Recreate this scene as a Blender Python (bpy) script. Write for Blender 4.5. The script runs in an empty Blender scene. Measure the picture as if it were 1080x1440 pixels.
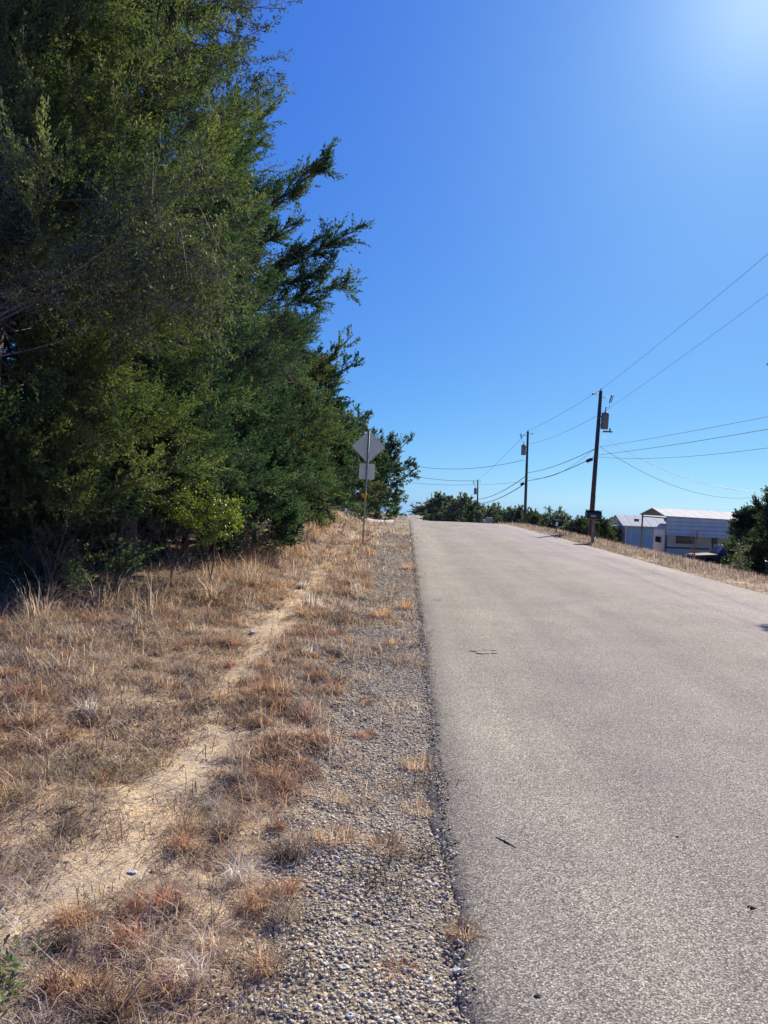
import bpy, math, random
import numpy as np
from mathutils import Vector, Matrix, Euler

random.seed(7)
RNG = np.random.default_rng(11)
R = math.radians
scn = bpy.context.scene
C = scn.collection

# ------------------------------------------------------------------ camera
FPX = 1060.0
CAM = np.array([0.0, 0.0, 1.6])
YAW, PITCH, ROLL = R(1.68), R(-1.25), R(2.2)
cm = bpy.data.cameras.new('camera')
cam = bpy.data.objects.new('camera', cm); C.objects.link(cam)
cm.sensor_fit = 'VERTICAL'; cm.sensor_height = 36.0; cm.sensor_width = 27.0
cm.lens = 36.0 * FPX / 1440.0
cm.clip_start = 0.05; cm.clip_end = 6000
rot = Matrix.Rotation(YAW, 4, 'Z') @ Matrix.Rotation(R(90) + PITCH, 4, 'X') @ Matrix.Rotation(ROLL, 4, 'Z')
cam.matrix_world = Matrix.Translation(CAM) @ rot
scn.camera = cam
RM = np.array(rot.to_3x3())

def P(px, py, Y):
    """point of the place seen at photo pixel (px, py), at depth Y along the road"""
    d = RM @ np.array([(px - 540) / FPX, -(py - 720) / FPX, -1.0])
    return CAM + d * (Y / d[1])

# ------------------------------------------------------------------ numpy noise
def _h(ix, iy, s):
    n = (ix * 374761393 + iy * 668265263 + s * 974634777) & 0xffffffff
    n = ((n ^ (n >> 13)) * 1274126177) & 0xffffffff
    n = n ^ (n >> 16)
    return (n & 0xffff) / 65535.0
def noise2(x, y, s=0):
    x = np.asarray(x, float); y = np.asarray(y, float)
    ix = np.floor(x).astype(np.int64); iy = np.floor(y).astype(np.int64)
    fx = x - ix; fy = y - iy
    fx = fx * fx * (3 - 2 * fx); fy = fy * fy * (3 - 2 * fy)
    a = _h(ix, iy, s); b = _h(ix + 1, iy, s); c = _h(ix, iy + 1, s); d = _h(ix + 1, iy + 1, s)
    return (a * (1 - fx) + b * fx) * (1 - fy) + (c * (1 - fx) + d * fx) * fy
def fbm(x, y, s=0, o=3):
    t = 0; a = .5; n = 0
    for i in range(o):
        t = t + a * noise2(np.asarray(x) * 2 ** i, np.asarray(y) * 2 ** i, s + i * 17); n += a; a *= .5
    return t / n
def sstep(a, b, x):
    t = np.clip((np.asarray(x, float) - a) / (b - a), 0, 1); return t * t * (3 - 2 * t)

# ------------------------------------------------------------------ terrain
EL, ER = 0.22, 6.9        # edges of the asphalt
PY = [-60, 0, 42, 50, 57, 64, 80, 117, 160, 200, 235, 258, 290, 400, 800, 3000]
PZ = [-.4, 0, 0, -.02, -.17, -.6, -1.8, -4.3, -6.3, -6.2, -5.0, -4.6, -5.6, -15, -52, -240]
def prof(Y):
    Y = np.asarray(Y, float); w = np.clip(Y * .07, .5, 8); t = 0
    for k in (-1, -.5, 0, .5, 1): t = t + np.interp(Y + k * w, PY, PZ)
    return t / 5
def shift(Y): return -2.6 * sstep(60, 250, Y)
def road_z(Y): return prof(Y)
def gz(x, Y, fine=True):
    x = np.asarray(x, float); Y = np.asarray(Y, float)
    u = x - shift(Y)
    bank = np.interp(Y, [0, 8, 17, 30, 45, 60, 90], [.03, .11, .36, .9, .95, .6, .4])
    z = prof(Y) - .012
    z = z + sstep(-1.5, -4.2, u) * bank + np.clip(-4.2 - u, 0, 30) * .03
    z = z - np.clip(u - ER, 0, 1.6) * .04 - np.clip(u - 8.5, 0, 11.5) * .20 - np.clip(u - 20, 0, 400) * .035
    z = z - np.clip(-u - 60, 0, 3000) * .05
    m = ((u > EL + .15) & (u < ER - .05))
    z = np.where(m, z - .05, z)
    if fine:
        f = sstep(EL - .1, EL - .9, u) + sstep(ER + .3, ER + 2, u)
        z = z + f * (.10 * (fbm(x * 1.1, Y * 1.1, 3) - .5) + .075 * (fbm(x * 4, Y * 4, 5) - .5) + .02 * (noise2(x * 13, Y * 13, 7) - .5) * (Y < 16))
    return z
def path_mask(x, Y):
    c = np.interp(Y, [1, 2.3, 2.68, 3.09, 3.65, 4.3, 5.1, 6.9, 9.8, 14, 20], [-1.95, -1.52, -1.27, -1.19, -1.2, -1.16, -1.28, -1.5, -1.58, -1.62, -1.9]) \
        + .12 * (fbm(Y * 1.3, Y * 0 + 2, 9, 2) - .5)
    w = np.interp(Y, [1, 4, 9, 14, 20], [.14, .105, .12, .12, .05]) * (.1 + 1.0 * fbm(x * 3.4, Y * 2.6, 21, 3) + 1.3 * sstep(.3, .7, noise2(x * 0, Y * 1.5, 25)))
    return sstep(1.25, .6, np.abs(x - c) / w)
def gravel_mask(x, Y):
    e = np.interp(Y, [1, 2.3, 4.7, 9.7, 20, 60], [-.45, -.48, -.52, -.9, -1.35, -1.3]) + .35 * (fbm(x * 2.2, Y * 1.6, 31) - .5)
    return sstep(-.12, .12, x - e) * sstep(EL + .6, EL + .3, x)

# ------------------------------------------------------------------ object helpers
def tag(o, label=None, cat=None, group=None, kind=None):
    if label: o['label'] = label
    if cat: o['category'] = cat
    if group: o['group'] = group
    if kind: o['kind'] = kind
    return o
def thing(name, label, cat, loc=(0, 0, 0), group=None, rz=0):
    o = bpy.data.objects.new(name, None); C.objects.link(o)
    o.empty_display_size = .2
    o.location = tuple(float(v) for v in loc); o.rotation_euler = (0, 0, rz)
    return tag(o, label, cat, group)
def link(name, me, mat=None, parent=None):
    o = bpy.data.objects.new(name, me); C.objects.link(o)
    if mat is not None: me.materials.append(mat)
    if parent is not None: o.parent = parent
    return o
def mesh_np(name, V, F, col=None, tint=None, smooth=False):
    V = np.ascontiguousarray(V, np.float32); F = np.ascontiguousarray(F, np.int32)
    me = bpy.data.meshes.new(name)
    k = F.shape[1]
    me.vertices.add(len(V)); me.vertices.foreach_set('co', V.ravel())
    me.loops.add(F.size); me.loops.foreach_set('vertex_index', F.ravel())
    me.polygons.add(len(F))
    me.polygons.foreach_set('loop_start', np.arange(0, F.size, k, dtype=np.int32))
    if smooth: me.polygons.foreach_set('use_smooth', np.ones(len(F), bool))
    if col is not None:
        a = me.attributes.new('col', 'FLOAT_COLOR', 'POINT')
        cc = np.ones((len(V), 4), np.float32); cc[:, :3] = col; a.data.foreach_set('color', cc.ravel())
    if tint is not None:
        a = me.attributes.new('tint', 'FLOAT', 'POINT'); a.data.foreach_set('value', np.ascontiguousarray(tint, np.float32))
    me.update(calc_edges=True); me.validate()
    return me
def unit(v): return v / (np.linalg.norm(v, axis=-1, keepdims=True) + 1e-9)

class MB:
    """collects shapes and links them as one mesh object"""
    def __init__(s): s.v = []; s.f = []; s.sm = []
    def add(s, vs, fs, sm=False):
        o = len(s.v); s.v += [tuple(map(float, p)) for p in vs]; s.f += [tuple(i + o for i in f) for f in fs]; s.sm += [sm] * len(fs); return s
    def box(s, x0, y0, z0, x1, y1, z1, M=None):
        vs = [(x0, y0, z0), (x1, y0, z0), (x1, y1, z0), (x0, y1, z0), (x0, y0, z1), (x1, y0, z1), (x1, y1, z1), (x0, y1, z1)]
        if M is not None: vs = [M @ Vector(p) for p in vs]
        return s.add(vs, [(0, 3, 2, 1), (4, 5, 6, 7), (0, 1, 5, 4), (1, 2, 6, 5), (2, 3, 7, 6), (3, 0, 4, 7)])
    def tube(s, pts, rad, n=8, cap=True, sm=True):
        pts = [Vector(p) for p in pts]; m = len(pts)
        if not hasattr(rad, '__len__'): rad = [rad] * m
        vs = []; fs = []
        for i, p in enumerate(pts):
            t = (pts[min(i + 1, m - 1)] - pts[max(i - 1, 0)]).normalized()
            a = t.cross(Vector((.13, .31, .94)) if abs(t.z) < .9 else Vector((1, .02, 0))).normalized(); b = t.cross(a)
            for k in range(n):
                an = 2 * math.pi * k / n; vs.append(p + (a * math.cos(an) + b * math.sin(an)) * rad[i])
        for i in range(m - 1):
            for k in range(n):
                k2 = (k + 1) % n; fs.append((i * n + k, i * n + k2, (i + 1) * n + k2, (i + 1) * n + k))
        s.add(vs, fs, sm)
        if cap:
            o = len(s.v) - len(vs)
            s.f += [tuple(o + k for k in reversed(range(n))), tuple(o + (m - 1) * n + k for k in range(n))]; s.sm += [False, False]
        return s
    def prism(s, poly, y0, y1, M=None):
        """polygon in XZ extruded along Y"""
        n = len(poly); vs = [(p[0], y0, p[1]) for p in poly] + [(p[0], y1, p[1]) for p in poly]
        if M is not None: vs = [M @ Vector(p) for p in vs]
        fs = [tuple(range(n)), tuple(reversed(range(n, 2 * n)))] + [(i, i + n, (i + 1) % n + n, (i + 1) % n) for i in range(n)]
        return s.add(vs, fs)
    def build(s, name, mat, parent=None, bevel=0):
        me = bpy.data.meshes.new(name); me.from_pydata(s.v, [], s.f); me.update()
        me.polygons.foreach_set('use_smooth', s.sm)
        import bmesh
        bm = bmesh.new(); bm.from_mesh(me)
        bmesh.ops.recalc_face_normals(bm, faces=bm.faces)
        if bevel: bmesh.ops.bevel(bm, geom=list(bm.edges), offset=bevel, segments=2, affect='EDGES', clamp_overlap=True)
        bm.to_mesh(me); bm.free()
        return link(name, me, mat, parent)

# ------------------------------------------------------------------ materials
def newmat(name):
    m = bpy.data.materials.new(name); m.use_nodes = True
    nt = m.node_tree; nt.nodes.clear()
    out = nt.nodes.new('ShaderNodeOutputMaterial')
    return m, nt, out
def nd(nt, typ, ins=None, **kw):
    n = nt.nodes.new(typ)
    for k, v in kw.items(): setattr(n, k, v)
    for k, v in (ins or {}).items():
        if hasattr(v, 'links') or isinstance(v, bpy.types.NodeSocket): nt.links.new(v, n.inputs[k])
        else: n.inputs[k].default_value = v
    return n
def ramp(nt, fac, stops, interp='LINEAR'):
    r = nt.nodes.new('ShaderNodeValToRGB'); r.color_ramp.interpolation = interp
    e = r.color_ramp.elements
    while len(e) < len(stops): e.new(.5)
    for el, (p, c) in zip(e, stops):
        el.position = p; el.color = (c[0], c[1], c[2], 1) if hasattr(c, '__len__') else (c, c, c, 1)
    nt.links.new(fac, r.inputs[0]); return r.outputs[0]
def mixc(nt, fac, a, b, mode='MIX'):
    n = nt.nodes.new('ShaderNodeMix'); n.data_type = 'RGBA'; n.blend_type = mode
    for i, v in ((0, fac), (6, a), (7, b)):
        if isinstance(v, bpy.types.NodeSocket): nt.links.new(v, n.inputs[i])
        elif hasattr(v, '__len__'): n.inputs[i].default_value = (v[0], v[1], v[2], 1)
        else: n.inputs[i].default_value = v
    return n.outputs[2]
def math_(nt, op, a, b=0.0, clamp=False):
    n = nt.nodes.new('ShaderNodeMath'); n.operation = op; n.use_clamp = clamp
    for i, v in ((0, a), (1, b)):
        if isinstance(v, bpy.types.NodeSocket): nt.links.new(v, n.inputs[i])
        else: n.inputs[i].default_value = v
    return n.outputs[0]
def coords(nt): return nt.nodes.new('ShaderNodeTexCoord').outputs['Object']
def noise(nt, co, scale, detail=3, rough=.55):
    return nd(nt, 'ShaderNodeTexNoise', {'Vector': co, 'Scale': scale, 'Detail': detail, 'Roughness': rough}).outputs['Fac']

def simple(name, c, rough=.6, metal=0, var=.15, scale=6, bump=0, spec=.4):
    m, nt, out = newmat(name); co = coords(nt)
    n = noise(nt, co, scale, 5)
    a = [v * (1 - var) for v in c]; b = [min(1, v * (1 + var)) for v in c]
    colr = ramp(nt, n, [(.3, a), (.7, b)])
    p = nd(nt, 'ShaderNodeBsdfPrincipled', {'Base Color': colr, 'Roughness': rough, 'Metallic': metal, 'Specular IOR Level': spec})
    if bump:
        bn = nd(nt, 'ShaderNodeBump', {'Height': noise(nt, co, scale * 4, 4), 'Strength': bump, 'Distance': .02})
        nt.links.new(bn.outputs[0], p.inputs['Normal'])
    nt.links.new(p.outputs[0], out.inputs[0]); return m

def leafmat(name, dark, mid, lite, trans=.35, gloss=.06, rough=.45, nscale=.7, tc=(1.12, 1.32, .68)):
    m, nt, out = newmat(name)
    t = nd(nt, 'ShaderNodeAttribute', attribute_name='tint').outputs['Fac']
    n = noise(nt, coords(nt), nscale, 3)
    f = math_(nt, 'ADD', math_(nt, 'MULTIPLY', t, .6), math_(nt, 'MULTIPLY', n, .4))
    c = ramp(nt, f, [(.22, dark), (.5, mid), (.78, lite)])
    ct = mixc(nt, 1.0, c, tc, 'MULTIPLY')
    d = nd(nt, 'ShaderNodeBsdfDiffuse', {'Color': c}); tr = nd(nt, 'ShaderNodeBsdfTranslucent', {'Color': ct})
    g = nd(nt, 'ShaderNodeBsdfGlossy', {'Color': (1, 1, 1, 1), 'Roughness': rough})
    m1 = nd(nt, 'ShaderNodeMixShader', {0: trans, 1: d.outputs[0], 2: tr.outputs[0]})
    m2 = nd(nt, 'ShaderNodeMixShader', {0: gloss, 1: m1.outputs[0], 2: g.outputs[0]})
    nt.links.new(m2.outputs[0], out.inputs[0]); return m

def colmat(name, trans=.3, rough=.6, gloss=.04, mul=(1, 1, 1), bump=0):
    """base colour from the mesh's own per-blade / per-stone colour"""
    m, nt, out = newmat(name)
    c = nd(nt, 'ShaderNodeAttribute', attribute_name='col').outputs['Color']
    c = mixc(nt, 1.0, c, mul, 'MULTIPLY')
    d = nd(nt, 'ShaderNodeBsdfDiffuse', {'Color': c, 'Roughness': .5})
    sh = d.outputs[0]
    if trans:
        tr = nd(nt, 'ShaderNodeBsdfTranslucent', {'Color': c})
        sh = nd(nt, 'ShaderNodeMixShader', {0: trans, 1: sh, 2: tr.outputs[0]}).outputs[0]
    g = nd(nt, 'ShaderNodeBsdfGlossy', {'Color': (1, 1, 1, 1), 'Roughness': rough})
    sh = nd(nt, 'ShaderNodeMixShader', {0: gloss, 1: sh, 2: g.outputs[0]}).outputs[0]
    nt.links.new(sh, out.inputs[0]); return m

def ground_mat():
    m, nt, out = newmat('ground'); co = coords(nt)
    w = nd(nt, 'ShaderNodeAttribute', attribute_name='col')
    sep = nd(nt, 'ShaderNodeSeparateColor', {0: w.outputs['Color']})
    pm, gm = sep.outputs[0], sep.outputs[1]
    n1 = noise(nt, co, 2.2, 6, .62); n2 = noise(nt, co, 14, 6, .7); n3 = noise(nt, co, 90, 4, .7)
    soil = ramp(nt, n2, [(.3, (.13, .085, .045)), (.5, (.30, .21, .115)), (.68, (.54, .41, .23))])
    litter = ramp(nt, n3, [(.35, (.09, .065, .05)), (.55, (.25, .19, .13)), (.7, (.42, .36, .28))])
    base = mixc(nt, .55, soil, litter)
    sand = ramp(nt, n3, [(.25, (.42, .30, .16)), (.5, (.66, .51, .30)), (.75, (.80, .67, .44))])
    sand = mixc(nt, ramp(nt, n1, [(.4, 0), (.6, .45)]), sand, (.46, .38, .27)); sand = mixc(nt, ramp(nt, n3, [(.62, 0), (.68, .6)]), sand, (.16, .11, .06))
    pf = math_(nt, 'MULTIPLY', pm, ramp(nt, n2, [(.36, .0), (.5, 1)]), True)
    pf = math_(nt, 'MAXIMUM', pf, math_(nt, 'MULTIPLY', pm, .6))
    sx = nd(nt, 'ShaderNodeSeparateXYZ', {0: co}).outputs[0]
    nearp = math_(nt, 'MULTIPLY', math_(nt, 'ADD', sx, 3.4), .55, True)
    pf = math_(nt, 'MAXIMUM', pf, math_(nt, 'MULTIPLY', nearp, ramp(nt, noise(nt, co, 3.1, 6, .7), [(.47, 0), (.58, .85)])))
    col = mixc(nt, pf, base, sand)
    v = nd(nt, 'ShaderNodeTexVoronoi', {'Vector': co, 'Scale': 60.0})
    vs = nd(nt, 'ShaderNodeSeparateColor', {0: v.outputs['Color']})
    peb = ramp(nt, vs.outputs[0], [(.0, (.18, .155, .105)), (.5, (.34, .29, .20)), (.85, (.48, .42, .30)), (1, (.6, .52, .4))])
    peb = mixc(nt, ramp(nt, v.outputs['Distance'], [(.3, 0), (.7, .8)]), peb, (.26, .215, .14))
    gf = math_(nt, 'MULTIPLY', gm, ramp(nt, n2, [(.2, .5), (.45, 1)]), True)
    col = mixc(nt, gf, col, peb)
    p = nd(nt, 'ShaderNodeBsdfPrincipled', {'Base Color': col, 'Roughness': .95, 'Specular IOR Level': .15})
    h = math_(nt, 'ADD', math_(nt, 'MULTIPLY', n2, 1.0), math_(nt, 'MULTIPLY', n3, .35))
    h = math_(nt, 'SUBTRACT', h, math_(nt, 'MULTIPLY', math_(nt, 'MULTIPLY', v.outputs['Distance'], gm), .5))
    b = nd(nt, 'ShaderNodeBump', {'Height': h, 'Strength': .8, 'Distance': .03})
    nt.links.new(b.outputs[0], p.inputs['Normal'])
    nt.links.new(p.outputs[0], out.inputs[0]); return m

def asphalt_mat():
    m, nt, out = newmat('asphalt'); co = coords(nt)
    sx = nd(nt, 'ShaderNodeSeparateXYZ', {0: co}); X = sx.outputs[0]
    v = nd(nt, 'ShaderNodeTexVoronoi', {'Vector': co, 'Scale': 140.0, 'Randomness': 1.0})
    vs = nd(nt, 'ShaderNodeSeparateColor', {0: v.outputs['Color']})
    chip = ramp(nt, vs.outputs[0], [(0, (.19, .18, .15)), (.3, (.31, .295, .245)), (.7, (.415, .395, .325)), (.92, (.54, .515, .43)), (1, (.76, .71, .62))])
    chip = mixc(nt, ramp(nt, v.outputs['Distance'], [(.38, 0), (.72, .8)]), chip, (.06, .052, .045))
    # stretched wear along the lanes
    mp = nd(nt, 'ShaderNodeMapping', {0: co}); mp.inputs['Scale'].default_value = (1.0, .09, 1)
    wn = noise(nt, mp.outputs[0], 1.6, 5, .6)
    bl = noise(nt, co, 1.1, 6, .65)
    bl2 = noise(nt, co, .28, 3, .6)
    col = mixc(nt, 1.0, chip, ramp(nt, wn, [(.32, (.88, .87, .88)), (.68, (1.09, 1.09, 1.07))]), 'MULTIPLY')
    col = mixc(nt, 1.0, col, ramp(nt, bl, [(.36, (.91, .90, .91)), (.6, (1.04, 1.04, 1.03))]), 'MULTIPLY')
    col = mixc(nt, 1.0, col, ramp(nt, bl2, [(.35, (.93, .9, .93)), (.65, (1.05, 1.05, 1.0))]), 'MULTIPLY')
    # wheel tracks and the pale left wheel path, the seam and the pinker far lane
    xw = math_(nt, 'ADD', X, math_(nt, 'MULTIPLY', math_(nt, 'SUBTRACT', noise(nt, co, .5, 3), .5), .3))
    xn = math_(nt, 'DIVIDE', xw, 8.0)
    tr = ramp(nt, xn, [(0.028, (.60, .58, .59)), (.042, (.82, .80, .80)), (.062, (1.05, 1.05, 1.02)), (.10, (1.12, 1.12, 1.07)), (.14, (1.06, 1.05, 1.02)), (.20, (.95, .94, .95)), (.30, (1.0, 1.0, .99)),
                       (.40, (.96, .94, .95)), (.5, (1.02, 1, 1.0)), (.56, (1.06, 1.02, 1.08)), (.7, (1.12, 1.06, 1.13)), (.84, (1.05, 1.0, 1.06))])
    col = mixc(nt, 1.0, col, tr, 'MULTIPLY')
    xs = math_(nt, 'ADD', X, math_(nt, 'MULTIPLY', math_(nt, 'SUBTRACT', noise(nt, co, 1.2, 4), .5), .12))
    seam = math_(nt, 'SUBTRACT', 1.0, math_(nt, 'DIVIDE', math_(nt, 'ABSOLUTE', math_(nt, 'SUBTRACT', xs, 4.3)), .05), True)
    seam = math_(nt, 'MULTIPLY', seam, math_(nt, 'MULTIPLY', ramp(nt, noise(nt, co, 1.8, 4), [(.4, .15), (.6, 1)]), .28))
    col = mixc(nt, seam, col, (.42, .37, .36))
    p = nd(nt, 'ShaderNodeBsdfPrincipled', {'Base Color': col, 'Roughness': .9, 'Specular IOR Level': .12})
    h = math_(nt, 'ADD', math_(nt, 'MULTIPLY', math_(nt, 'SUBTRACT', 1.0, v.outputs['Distance']), .8), math_(nt, 'MULTIPLY', vs.outputs[1], .5))
    b = nd(nt, 'ShaderNodeBump', {'Height': h, 'Strength': .4, 'Distance': .003})
    nt.links.new(b.outputs[0], p.inputs['Normal'])
    nt.links.new(p.outputs[0], out.inputs[0]); return m

def ribbed(name, c, period=.3, axis=2, rough=.45, depth=.5, dirt=.25):
    m, nt, out = newmat(name); co = coords(nt)
    s = nd(nt, 'ShaderNodeSeparateXYZ', {0: co}).outputs[axis]
    fr = math_(nt, 'FRACT', math_(nt, 'DIVIDE', s, period))
    tri = math_(nt, 'ABSOLUTE', math_(nt, 'SUBTRACT', fr, .5))
    n = noise(nt, co, 1.3, 5, .6)
    colr = mixc(nt, ramp(nt, n, [(.4, 0), (.7, dirt)]), c, [v * .6 for v in c])
    colr = mixc(nt, ramp(nt, tri, [(.0, .35), (.07, 0)]), colr, [v * .45 for v in c])
    p = nd(nt, 'ShaderNodeBsdfPrincipled', {'Base Color': colr, 'Roughness': rough})
    b = nd(nt, 'ShaderNodeBump', {'Height': ramp(nt, tri, [(.03, 0), (.12, 1)]), 'Strength': depth, 'Distance': .03})
    p.inputs['Specular IOR Level'].default_value = .1
    nt.links.new(b.outputs[0], p.inputs['Normal']); nt.links.new(p.outputs[0], out.inputs[0]); return m

M = {}
M['ground'] = ground_mat(); M['asphalt'] = asphalt_mat()
M['grass'] = colmat('dry_grass', .48, .5, .03)
M['stone'] = colmat('gravel_stone', 0, .5, .03)
M['juniper'] = leafmat('juniper_leaf', (.022, .048, .027), (.060, .105, .054), (.145, .185, .09), .36, .018, .5, .7, (1.05, 1.3, .75))
M['juniper2'] = leafmat('olive_juniper_leaf', (.030, .052, .024), (.085, .118, .05), (.19, .22, .095), .38, .018, .5)
M['oak'] = leafmat('oak_leaf', (.035, .05, .022), (.075, .095, .04), (.15, .165, .075), .32, .04, .6)
M['warm_juniper'] = leafmat('warm_juniper_leaf', (.034, .056, .025), (.095, .128, .050), (.21, .235, .095), .39, .015, .5, .5, (1.18, 1.33, .66))  # warmer, lighter leaf tone for the nearest juniper
M['hazed_juniper'] = leafmat('hazed_juniper_leaf', (.045, .065, .042), (.085, .115, .07), (.15, .18, .10), .34, .01, .6, .3)  # juniper leaf paled, haze put into the colour
M['hazed_oak'] = leafmat('hazed_oak_leaf', (.09, .11, .07), (.15, .175, .11), (.25, .27, .17), .36, .02, .6, .3)  # oak leaf paled in its colour to stand for distance haze
M['brush'] = leafmat('bright_bush_leaf', (.035, .07, .018), (.10, .16, .03), (.27, .34, .06), .36, .05, .4, .7, (1.5, 1.45, .5))
M['sage'] = leafmat('pale_weed_leaf', (.07, .09, .04), (.15, .17, .08), (.27, .29, .16), .35, .05, .5)
M['bark'] = simple('bark', (.10, .078, .062), .9, 0, .45, 9, .8)
M['greytwig'] = simple('grey_twig', (.20, .175, .16), .85, 0, .35, 12, .3)
M['deadtwig'] = simple('dead_brush_stem', (.17, .12, .095), .9, 0, .35, 12, .3)
M['polewood'] = simple('pole_wood', (.065, .05, .045), .85, 0, .4, 5, .5)
M['post_wood'] = simple('post_wood', (.24, .19, .14), .85, 0, .3, 9, .5)
M['galv'] = simple('galvanised_steel', (.34, .36, .30), .6, .2, .12, 14, .1)
M['signback'] = simple('aluminium_sign_back', (.80, .88, .64), .7, 0, .10, 6, 0)
M['signface'] = simple('yellow_sign_face', (.75, .48, .02), .5, 0, .05, 3)
M['yellowband'] = simple('yellow_band', (.75, .45, .02), .5, 0, .06, 6)
M['blackiron'] = simple('black_fitting', (.02, .02, .022), .5, .2, .2, 8)
M['transf'] = simple('transformer_grey', (.17, .175, .16), .8, 0, .12, 5)
M['ceramic'] = simple('insulator', (.35, .33, .32), .3, 0, .1, 5)
M['wire'] = simple('wire', (.05, .055, .07), .5, .3, .1, 3)
M['mailgreen'] = simple('dark_green_box', (.016, .035, .028), .45, .1, .2, 8)
M['paper'] = simple('faded_label', (.35, .36, .36), .7, 0, .2, 20)
M['tanstone'] = simple('tan_masonry', (.42, .34, .24), .9, 0, .3, 9, .9)
M['whitebox'] = simple('white_paint', (.70, .70, .66), .5, 0, .08, 5)
M['whiteroof'] = ribbed('white_metal_roof', (.60, .60, .53), .9, 0, .85, .6, .45)
M['whitewall'] = ribbed('white_siding', (.72, .74, .64), .22, 2, .5, .5, .4)
M['bluewall'] = ribbed('pale_blue_siding', (.30, .45, .52), .5, 0, .6, .5, .4)
M['panel'] = ribbed('carport_side_panel', (.60, .66, .58), .30, 2, .5, .9, .5)
M['trailer'] = simple('cream_trailer_skin', (.72, .66, .48), .45, 0, .10, 2)
M['maroon'] = simple('maroon_stripe', (.20, .07, .06), .5, 0, .2, 4)
M['glass'] = simple('dark_glass', (.02, .025, .03), .12, 0, .2, 2, 0, .6)
M['steelpost'] = simple('grey_steel_post', (.10, .105, .10), .5, .4, .15, 5)
M['darkpaint'] = simple('dark_vehicle_paint', (.04, .043, .05), .7, 0, .2, 3, 0, .08)
M['silverpaint'] = simple('silver_vehicle_paint', (.36, .37, .38), .5, 0, .06, 3, 0, .2)
M['tyre'] = simple('tyre_rubber', (.02, .02, .02), .8, 0, .2, 9)
M['rim'] = simple('wheel_rim', (.4, .4, .4), .35, .7, .1, 5)
M['lamp'] = simple('lamp_lens', (.6, .58, .55), .2, 0, .1, 5)
M['redlamp'] = simple('red_lens', (.35, .02, .02), .2, 0, .1, 5)
M['tar'] = simple('tar', (.035, .033, .034), .6, 0, .4, 30, .6)
M['clod'] = simple('dark_clod', (.03, .024, .02), .9, 0, .5, 40, .9)
M['twig'] = simple('dark_twig', (.05, .042, .035), .85, 0, .4, 30, .6)
M['straw'] = simple('straw_stem', (.55, .47, .34), .7, 0, .2, 20)
M['palestone'] = simple('pale_limestone', (.62, .58, .50), .85, 0, .15, 20, .6)
M['driveway'] = simple('pale_gravel_drive', (.62, .58, .50), .9, 0, .15, 6, .4)
M['rust'] = simple('rusty_brown_metal', (.20, .11, .07), .8, .1, .3, 6, .4)

# ------------------------------------------------------------------ ground and road
def ground():
    xs = np.concatenate([-np.geomspace(8, 2500, 46)[::-1], np.arange(-8 + .12, -3, .12), np.arange(-3, .42, .045), np.arange(.5, 6.7, .4),
                         np.arange(6.7, 12, .2), np.arange(12, 32, .8), np.geomspace(32.5, 2500, 34)])
    ys = np.concatenate([-np.geomspace(1, 60, 12)[::-1], np.arange(-.6, 1.2, .3), np.arange(1.3, 10, .05), np.arange(10, 24, .12), np.arange(24, 70, .5), np.geomspace(71, 3000, 110)])
    X, Y = np.meshgrid(xs, ys)
    Z = gz(X, Y)
    V = np.stack([X, Y, Z], -1).reshape(-1, 3)
    nx, ny = len(xs), len(ys)
    i = np.arange(ny - 1)[:, None] * nx + np.arange(nx - 1)[None]
    F = np.stack([i, i + 1, i + 1 + nx, i + nx], -1).reshape(-1, 4)
    x, y = V[:, 0], V[:, 1]
    col = np.stack([path_mask(x, y) * (y < 30), gravel_mask(x - shift(y), y), 0 * x], -1)
    o = link('ground', mesh_np('ground', V, F, col=col, smooth=True), M['ground'])
    tag(o, 'dry roadside ground with a sandy footpath and gravel shoulder', 'ground', kind='structure')
ground()

def road():
    ys = np.concatenate([-np.geomspace(.5, 60, 14)[::-1], np.arange(0, 30, .06), np.arange(30, 75, .5), np.geomspace(76, 420, 90)])
    wob = .13 * (fbm(ys * 1.6, ys * 0, 41, 3) - .5) + .04 * (noise2(ys * 11, ys * 0, 43) - .5) + .02 * (noise2(ys * 31, ys * 0, 45) - .5)
    us = np.array([EL - .012, EL, EL + .1, 1.5, 3, 4.5, 6, ER, ER + .03])
    U, Y = np.meshgrid(us, ys)
    W = np.zeros_like(U); W[:, :3] = wob[:, None]; W[:, 2] *= .5
    X = U + W + shift(Y)
    Z = road_z(Y) + .03 * np.sin(np.pi * np.clip((U - EL) / (ER - EL), 0, 1)) + .0
    Z[:, 0] -= .05; Z[:, 1] -= .006; Z[:, -1] -= .08
    V = np.stack([X, Y, Z], -1).reshape(-1, 3); nx = len(us)
    i = np.arange(len(ys) - 1)[:, None] * nx + np.arange(nx - 1)[None]
    F = np.stack([i, i + 1, i + 1 + nx, i + nx], -1).reshape(-1, 4)
    tag(link('road', mesh_np('road', V, F, smooth=True), M['asphalt']), 'grey chip-seal country road running uphill to a crest', 'road', kind='structure')
road()

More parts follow.
